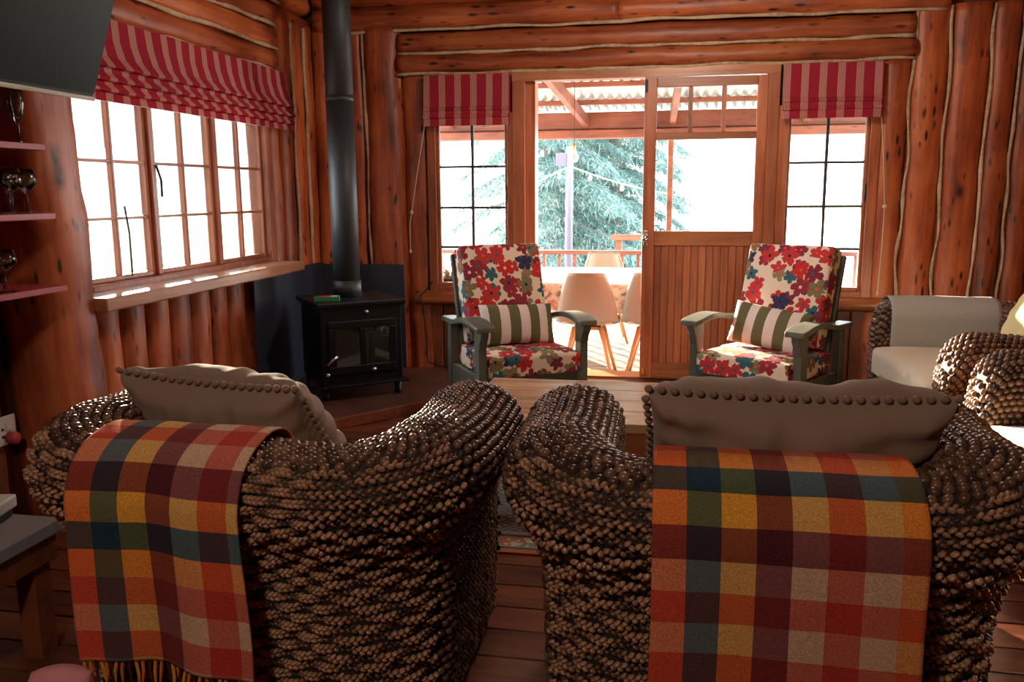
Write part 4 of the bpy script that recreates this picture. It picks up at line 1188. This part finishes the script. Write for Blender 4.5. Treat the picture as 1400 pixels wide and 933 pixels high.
# dome template
def dome():
    vs = [(0, 0, 1.0)]
    for (r_, z) in ((0.52, 0.86), (0.90, 0.45), (1.0, -0.2)):
        for k_ in range(6):
            a = 2 * PI * k_ / 6
            vs.append((r_ * math.cos(a), r_ * math.sin(a), z))
    fs = [(0, 1 + k_, 1 + (k_ + 1) % 6) for k_ in range(6)]
    for rg_ in (0, 6):
        for k_ in range(6):
            a, b_ = 1 + rg_ + k_, 1 + rg_ + (k_ + 1) % 6
            fs += [(a, a + 6, b_ + 6), (a, b_ + 6, b_)]
    return np.array(vs), np.array(fs)
DV, DF = dome()

class Beads:
    def __init__(s, seed): s.V = []; s.T = []; s.g = np.random.default_rng(seed)
    def put(s, P, N, T, la, lb, lc, tint):
        Bv = np.cross(N, T)
        la, lb, lc = (np.broadcast_to(q, (len(P),))[:, None, None] for q in (la, lb, lc))
        V = P[:, None, :] + DV[None, :, 0:1] * la * T[:, None, :] + DV[None, :, 1:2] * lb * Bv[:, None, :] + DV[None, :, 2:3] * lc * N[:, None, :]
        s.V.append(V.reshape(-1, 3)); s.T.append(np.repeat(tint, len(DV)))
    def mesh(s, name, mt):
        V = np.concatenate(s.V); n_ = len(V) // len(DV)
        Fc = (DF[None] + (np.arange(n_) * len(DV))[:, None, None]).reshape(-1, 3)
        return np_mesh(name, V, Fc, mt, np.concatenate(s.T), smooth=True)

def wicker_seat(name, label, W, D, loc, rz_, cat='armchair', group=None, seed=1, bead=1.0, rc=0.17, zs=1.0):
    """tub seat open towards +y; path = centre line of the wall. W, D measured on that line."""
    root = thing(name, label, cat, loc, rz_, group)
    # path
    pts = []; nor = []
    def add(p, n_): pts.append(p); nor.append(n_)
    st_ = 0.0125 * bead
    n1 = int((D - rc) / st_)
    for i in range(n1): add((-W / 2, D - (D - rc) * i / n1), (-1, 0))
    na = int(rc * PI / 2 / st_)
    for i in range(na):
        a = PI + PI / 2 * i / na
        add((-W / 2 + rc + rc * math.cos(a), rc + rc * math.sin(a)), (math.cos(a), math.sin(a)))
    nb_ = int((W - 2 * rc) / st_)
    for i in range(nb_): add((-W / 2 + rc + (W - 2 * rc) * i / nb_, 0), (0, -1))
    for i in range(na):
        a = 1.5 * PI + PI / 2 * i / na
        add((W / 2 - rc + rc * math.cos(a), rc + rc * math.sin(a)), (math.cos(a), math.sin(a)))
    for i in range(n1 + 1): add((W / 2, rc + (D - rc) * i / n1), (1, 0))
    PT = np.array(pts); NO = np.array(nor); NP = len(PT)
    prof, plen = catmull(PROF, 61)
    # the back dips a touch and the arms rise a little towards their ends
    lift = np.array([-0.012 - 0.024 * min(1.0, max(0.0, (PT[i][1] < rc * 0.8) * (1 - PT[i][1] / (rc * 0.8)))) + 0.006 * math.sin(9 * i / NP * PI) for i in range(NP)])
    # arms taper to rounded noses: shrink the section over the last stretch
    sarc = np.r_[0, np.cumsum(np.linalg.norm(np.diff(PT, axis=0), axis=1))]
    dend = np.minimum(sarc, sarc[-1] - sarc)
    cap = 0.11
    shr = np.where(dend < cap, np.sqrt(np.clip(1 - (1 - dend / cap) ** 2, 0, 1)), 1.0)
    co_, cz_ = 0.020, 0.60
    def surf(i, j):
        o_, z = prof[j]
        k_ = shr[i]
        rim = min(1.0, max(0.0, (z - 0.40) / 0.2))
        oo = co_ + (o_ - co_) * (1 - 0.55 * (1 - k_) * rim)
        zz = z - (1 - k_) * 0.16 * max(0, (z - 0.45) / 0.31)
        return (PT[i, 0] + NO[i, 0] * oo, PT[i, 1] + NO[i, 1] * oo, (zz + lift[i] * max(0, (z - 0.4) / 0.36)) * zs)
    NJ = len(prof)
    S = np.array([[surf(i, j) for j in range(NJ)] for i in range(NP)])
    # normals
    dS = np.gradient(S, axis=0); dT = np.gradient(S, axis=1)
    Nn = np.cross(dT, dS); Nn /= np.maximum(np.linalg.norm(Nn, axis=2, keepdims=True), 1e-9)
    # make them point outwards on the outer wall
    ref = np.stack([NO[:, 0], NO[:, 1], np.zeros(NP)], 1)
    if (Nn[:, 4] * ref).sum() < 0: Nn = -Nn
    # backing shell (step 3 in the path)
    idx = list(range(0, NP, 3)) + ([NP - 1] if (NP - 1) % 3 else [])
    mb = MB(); vs = []; fs = []
    for i in idx:
        for j in range(0, NJ, 2): vs.append(tuple(S[i, j] - Nn[i, j] * 0.004))
    nj = len(range(0, NJ, 2))
    for a in range(len(idx) - 1):
        for b_ in range(nj - 1):
            fs.append((a * nj + b_, a * nj + b_ + 1, (a + 1) * nj + b_ + 1, (a + 1) * nj + b_))
    fs.append(tuple(range(nj))); fs.append(tuple(reversed(range((len(idx) - 1) * nj, len(idx) * nj))))
    mb.add(vs, fs)
    mb.build('shell', WICKDARK, root, smooth=False)
    bd = Beads(seed); g = bd.g
    pitch = 0.0235 * bead
    rows = int(plen / pitch)
    seg = plen / (NJ - 1)
    def at(si, tj):
        i = np.clip(si, 0, NP - 1.001); j = np.clip(tj, 0, NJ - 1.001)
        i0 = i.astype(int); j0 = j.astype(int); fi = (i - i0)[:, None]; fj = (j - j0)[:, None]
        f4 = lambda A: (A[i0, j0] * (1 - fi) * (1 - fj) + A[i0 + 1, j0] * fi * (1 - fj) + A[i0, j0 + 1] * (1 - fi) * fj + A[i0 + 1, j0 + 1] * fi * fj)
        P = f4(S); N_ = f4(Nn); N_ /= np.linalg.norm(N_, axis=1, keepdims=True)
        T_ = dS[i0, j0]; T_ = T_ - N_ * (T_ * N_).sum(1, keepdims=True); T_ /= np.maximum(np.linalg.norm(T_, axis=1, keepdims=True), 1e-9)
        return P, N_, T_
    smid = sarc[-1] / 2
    half_back = W / 2 + 0.03
    for r_ in range(rows):
        t0 = (r_ + 0.5) * pitch
        tj0 = t0 / seg
        zrow = np.interp(tj0, np.arange(NJ), prof[:, 1]); outer = t0 < plen * 0.56
        step = 0.0205 * bead
        s_ = np.arange(0, sarc[-1], step) + (step / 2 if r_ % 2 else 0)
        s_ = s_[s_ < sarc[-1]]
        onback = np.abs(s_ - smid) < half_back
        braid = onback & outer
        # -- plain knots on arms and rim
        sp = s_[~braid]
        if len(sp):
            si = np.interp(sp, sarc, np.arange(NP)); tj = np.full(len(sp), tj0) + g.normal(0, 0.05, len(sp))
            P, N_, T_ = at(si, tj)
            Bv = np.cross(N_, T_)
            a = 0.5 + g.normal(0, 0.15, len(sp))
            Tt = T_ * np.cos(a)[:, None] + Bv * np.sin(a)[:, None]
            bd.put(P - N_ * 0.002 * bead + N_ * g.normal(0, 0.0012, len(sp))[:, None], N_, Tt, 0.0132 * bead, 0.0112 * bead, 0.0108 * bead, np.clip(g.normal(0.22, 0.14, len(sp)), 0, 1))
        # -- braided rows on the outer back weaving over and under the stakes
        if braid.any():
            s2 = np.arange(s_[braid].min(), s_[braid].max(), 0.0115 * bead)
            lam = 0.082 * bead
            for sg in (-1, 1):
                ss = s2 + (0.0065 * bead if sg > 0 else 0)
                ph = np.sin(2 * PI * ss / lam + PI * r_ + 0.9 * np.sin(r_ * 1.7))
                si = np.interp(ss, sarc, np.arange(NP)); tj = np.full(len(ss), tj0) + sg * 0.0042 * bead / seg + 0.0016 / seg * np.sin(ss * 21 + r_)
                P, N_, T_ = at(si, tj)
                Bv = np.cross(N_, T_)
                a = sg * (0.52 + g.normal(0, 0.1, len(ss)))
                Tt = T_ * np.cos(a)[:, None] + Bv * np.sin(a)[:, None]
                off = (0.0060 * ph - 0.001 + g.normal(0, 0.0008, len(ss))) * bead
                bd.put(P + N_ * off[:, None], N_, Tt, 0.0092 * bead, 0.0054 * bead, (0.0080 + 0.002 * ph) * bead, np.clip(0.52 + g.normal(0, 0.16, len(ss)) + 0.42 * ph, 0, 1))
    # arm noses: flat front faces filled with horizontal rows
    for e in (0, NP - 1):
        out = NO[e]
        fwd = np.array([0, 1, 0.0])
        z = 0.07
        r_ = 0
        So = (S[e, :, :2] - PT[e]) @ out; Sz = S[e, :, 2]; jt = int(np.argmax(Sz))
        while z < Sz[jt] - 0.006:
            oi_ = np.interp(z, Sz[:jt + 1], So[:jt + 1]); ii_ = np.interp(z, Sz[jt:][::-1], So[jt:][::-1]) if z > Sz[-1] else So[-1]
            xs = np.arange(ii_ + 0.008, oi_ - 0.006, 0.0205 * bead) + (0.01 * bead if r_ % 2 else 0)
            P = np.stack([PT[e, 0] + out[0] * xs, np.full(len(xs), PT[e, 1]) + 0.004, np.full(len(xs), z) + g.normal(0, 0.001, len(xs))], 1)
            N_ = np.tile(fwd, (len(xs), 1)); T_ = np.tile(np.array([0.85, 0, 0.5]) / 0.986, (len(xs), 1))
            bd.put(P, N_, T_, 0.0122 * bead, 0.0098 * bead, 0.011 * bead, np.clip(g.normal(0.28, 0.14, len(xs)), 0, 1))
            z += pitch; r_ += 1
    # seat front panel
    z = 0.07; r_ = 0
    while z < 0.31:
        xs = np.arange(-W / 2 + 0.08, W / 2 - 0.08, 0.0205 * bead) + (0.01 * bead if r_ % 2 else 0)
        P = np.stack([xs, np.full(len(xs), D - 0.015), np.full(len(xs), z)], 1)
        bd.put(P, np.tile([0, 1.0, 0], (len(xs), 1)), np.tile(np.array([0.85, 0, 0.5]) / 0.986, (len(xs), 1)), 0.0122 * bead, 0.0098 * bead, 0.011 * bead, np.clip(g.normal(0.3, 0.14, len(xs)), 0, 1))
        z += pitch; r_ += 1
    me = bd.mesh('weave', WICK)
    o = bpy.data.objects.new('weave', me); link(o, root); o['kind'] = 'stuff'
    o['label'] = 'brown braided rope weave'
    B(-W / 2 + 0.08, W / 2 - 0.08, 0.09, D - 0.018, 0.05, 0.315).build('seat_base', WICKDARK, root)
    for x in (-W / 2 + 0.03, W / 2 - 0.03):
        for y in (0.05, D - 0.06): B(x - 0.025, x + 0.025, y - 0.025, y + 0.025, 0, 0.06).build('foot', TABLER, root)
    return root

def seat_cushion(label, W, D, loc, rz_, group=None, z=0.316, h=0.13):
    o = box_cushion('seat_cushion', CREAM, W - 0.20, D - 0.08, h, crown=0.03, bevel=0.035)
    place(o, loc, rz_, (0, 0.09 + (D - 0.08) / 2, z))
    tag(o, label, 'cushion', group)
    return o

WL, WR = (-0.965, 1.70, 0), (0.215, 1.695, 0)
CW, CD = 0.84, 0.63
GN = 'wicker armchairs'
wa = wicker_seat('wicker_armchair', 'brown wicker tub armchair with rolled rim under the plaid throw, nearer the side window', CW, CD, WL, R(-1), group=GN, seed=5)
wb_ = copy_tree(wa); wb_.location = WR; wb_.rotation_euler = (0, 0, R(0.5))
wb_['label'] = 'brown wicker tub armchair with rolled rim under the plaid throw, nearer the wicker sofas'
seat_cushion('cream seat cushion in the wicker armchair nearer the side window', CW, CD, WL, R(-1), 'cream seat cushions')
seat_cushion('cream seat cushion in the wicker armchair nearer the wicker sofas', CW, CD, WR, R(0.5), 'cream seat cushions')

FAR = (1.83, 4.28, 0); NEAR = (1.86, 2.48, 0)
wicker_seat('wicker_armchair', 'brown wicker tub armchair with grey throw over its far arm, against the log wall', 1.16, 0.72, FAR, R(90), group=GN, seed=8, bead=1.2, zs=0.91)
wicker_seat('wicker_sofa', 'brown sunlit wicker sofa next to the armchair with the grey throw', 1.62, 0.74, NEAR, R(90), cat='sofa', seed=9, bead=1.15, zs=0.91)
seat_cushion('cream seat cushion in the wicker armchair with the grey throw', 1.16, 0.74, FAR, R(90), 'cream seat cushions')
seat_cushion('cream seat cushion in the sunlit wicker sofa', 1.62, 0.76, NEAR, R(90), 'cream seat cushions')

# ---------------- throws
def throw_strip(name, label, cat, mt, loc, rz_, path, x0, x1, nx=60, vdir=1, wave=0.006, v0=0.0, fringe=None, thick=0.006, wav_from=0.3, skew=0.0):
    """cloth swept across x0..x1 along a (y, z) path"""
    root = thing(name, label, cat, loc, rz_)
    pp, L = catmull(path, 120)
    def fn(u, v):
        j = v * 119; j0 = min(int(j), 118); f_ = j - j0
        y, z = pp[j0] * (1 - f_) + pp[j0 + 1] * f_
        hang = max(0.0, v - wav_from) / (1 - wav_from)
        x = x0 + (x1 - x0) * u
        wv = wave * hang * (math.sin(x * 21 + 1.0) + 0.6 * math.sin(x * 37 + 2.0)) 
        dr = 0.012 * hang * math.sin(u * PI * 1.3)
        return (x + skew * hang + 0.012 * hang * math.sin(v * 9) * (u - .5), y - abs(wave) * hang * 1.2 - wv, z + dr + 0.0025 * noise.noise(Vector((x * 9, v * 12, 0))))
    mb = MB().grid(fn, nx, 110, lambda u, v: ((x1 - x0) * u, L * v * vdir + v0))
    mb.build('cloth', mt, root, smooth=True, solid=thick)
    if fringe:
        n_ = fringe
        for i in range(n_):
            u = (i + 0.5) / n_
            a = Vector(fn(u, 1.0)); b_ = a + Vector((random.uniform(-.008, .008), random.uniform(-.006, .006), -random.uniform(.05, .07)))
            FR.setdefault(i * 3 // n_, None)
            MB().tube([a, (a + b_) / 2 + Vector((random.uniform(-.004, .004), 0, 0)), b_], [0.0035, 0.0035, 0.002], 5).build('tassel', TASS[i % len(TASS)], root)
    return root
FR = {}
TASS = [fabric('tassel_gold', cGOLD, 0.95, 0.1, 0.2), fabric('tassel_rust', cORG, 0.95, 0.1, 0.2), fabric('tassel_maroon', cMAR, 0.95, 0.1, 0.2)]
# path over the rolled back: local y is minus the outward offset
RIM = [(0.115, 0.57), (0.118, 0.655), (0.080, 0.722), (0.015, 0.748), (-0.075, 0.738), (-0.140, 0.702), (-0.172, 0.640), (-0.176, 0.58), (-0.174, 0.45), (-0.172, 0.34), (-0.172, 0.265)]
throw_strip('plaid_throw', 'colourful plaid wool throw with fringe over the wicker armchair nearer the side window', 'throw', PLAID, WL, R(-1), RIM, -0.292, 0.110, v0=0.650, vdir=-1, fringe=30, wave=0.010, skew=0.018)
throw_strip('plaid_throw', 'colourful plaid wool throw over the wicker armchair nearer the wicker sofas', 'throw', PLAID, WR, R(0.5), RIM[:-1] + [(-0.172, 0.20), (-0.172, 0.10)], -0.235, 0.252, v0=-0.262, wave=0.004, wav_from=0.45)
# grey throw over the far arm of the far armchair: that arm runs along its local x = -W/2 (towards +y of the room)
GP = [(y_, z_ * 0.905) for y_, z_ in ((-0.112, 0.46), (-0.116, 0.60), (-0.112, 0.69), (-0.070, 0.752), (0.005, 0.778), (0.080, 0.770), (0.140, 0.735), (0.170, 0.665), (0.160, 0.58), (0.150, 0.45), (0.148, 0.30))]
throw_strip('grey_throw', 'plain grey fleece throw folded over the far arm of the wicker armchair', 'throw', GREYT, (FAR[0], FAR[1] + 0.58, 0), 0, GP, -0.66, -0.12, nx=24, wave=0.004)

# ---------------- scatter cushions
def pom_cushion(label, w_, h_, th, M_, seed):
    root = thing('pompom_cushion', label, 'cushion', group='taupe pompom cushions')
    root.matrix_world = M_
    pillow('cover', TAUPE, w_, h_, th, root, n_=72, pinch=0.07, seed=seed, wr=0.025)
    s = MB().lathe([(0.002, -0.0095), (0.0068, -0.0065), (0.0095, 0), (0.0068, 0.0065), (0.002, 0.0095)], 9).mesh('pompom', True)
    s.materials.append(POMM)
    npx = int(w_ / 0.0265); npz = int(h_ / 0.0265)
    for i in range(npx + 1):
        for sgn in (-1, 1):
            q = pillow_pt(-1 + 2 * i / npx, sgn, 1, w_, h_, th, seed=seed)
            o = bpy.data.objects.new('pompom', s); link(o, root); o.location = (q.x, 0, q.z + sgn * 0.009)
    for i in range(1, npz):
        for sgn in (-1, 1):
            q = pillow_pt(sgn, -1 + 2 * i / npz, 1, w_, h_, th, seed=seed)
            o = bpy.data.objects.new('pompom', s); link(o, root); o.location = (q.x + sgn * 0.009, 0, q.z)
    return root
def cush_matrix(c, yaw, lean, roll):
    return Matrix.Translation(c) @ Matrix.Rotation(yaw, 4, 'Z') @ Matrix.Rotation(lean, 4, 'X') @ Matrix.Rotation(roll, 4, 'Y')
pom_cushion('taupe velvet cushion edged with pompoms leaning in the wicker armchair nearer the wicker sofas', 0.62, 0.46, 0.25, cush_matrix((0.262, 1.935, 0.675), R(3), R(40), R(1)), 3.0)
pom_cushion('taupe velvet cushion edged with pompoms leaning in the wicker armchair nearer the side window', 0.54, 0.46, 0.25, cush_matrix((-1.09, 2.02, 0.640), R(-12), R(40), R(1)), 8.0)
o = pillow('yellow_cushion', YELLOW, 0.5, 0.5, 0.18, pinch=0.06, seed=2.0)
o.matrix_world = Matrix.Translation((1.64, 4.14, 0.63)) @ Matrix.Rotation(R(-90), 4, 'Z') @ Matrix.Rotation(R(-16), 4, 'X') @ Matrix.Rotation(R(18), 4, 'Y')
tag(o, 'pale yellow square cushion in the wicker armchair with the grey throw', 'cushion')

# pink cushion at the edge of the frame, on the floor by the throw
o = pillow('pink_cushion', PINKF, 0.13, 0.26, 0.12, pinch=-0.12, seed=5.0)
o.matrix_world = Matrix.Translation((-1.268, 1.455, 0.125)) @ Matrix.Rotation(R(10), 4, 'Z') @ Matrix.Rotation(R(-14), 4, 'X')
tag(o, 'small pink fabric cushion on the floor beside the fringe of the plaid throw', 'cushion')
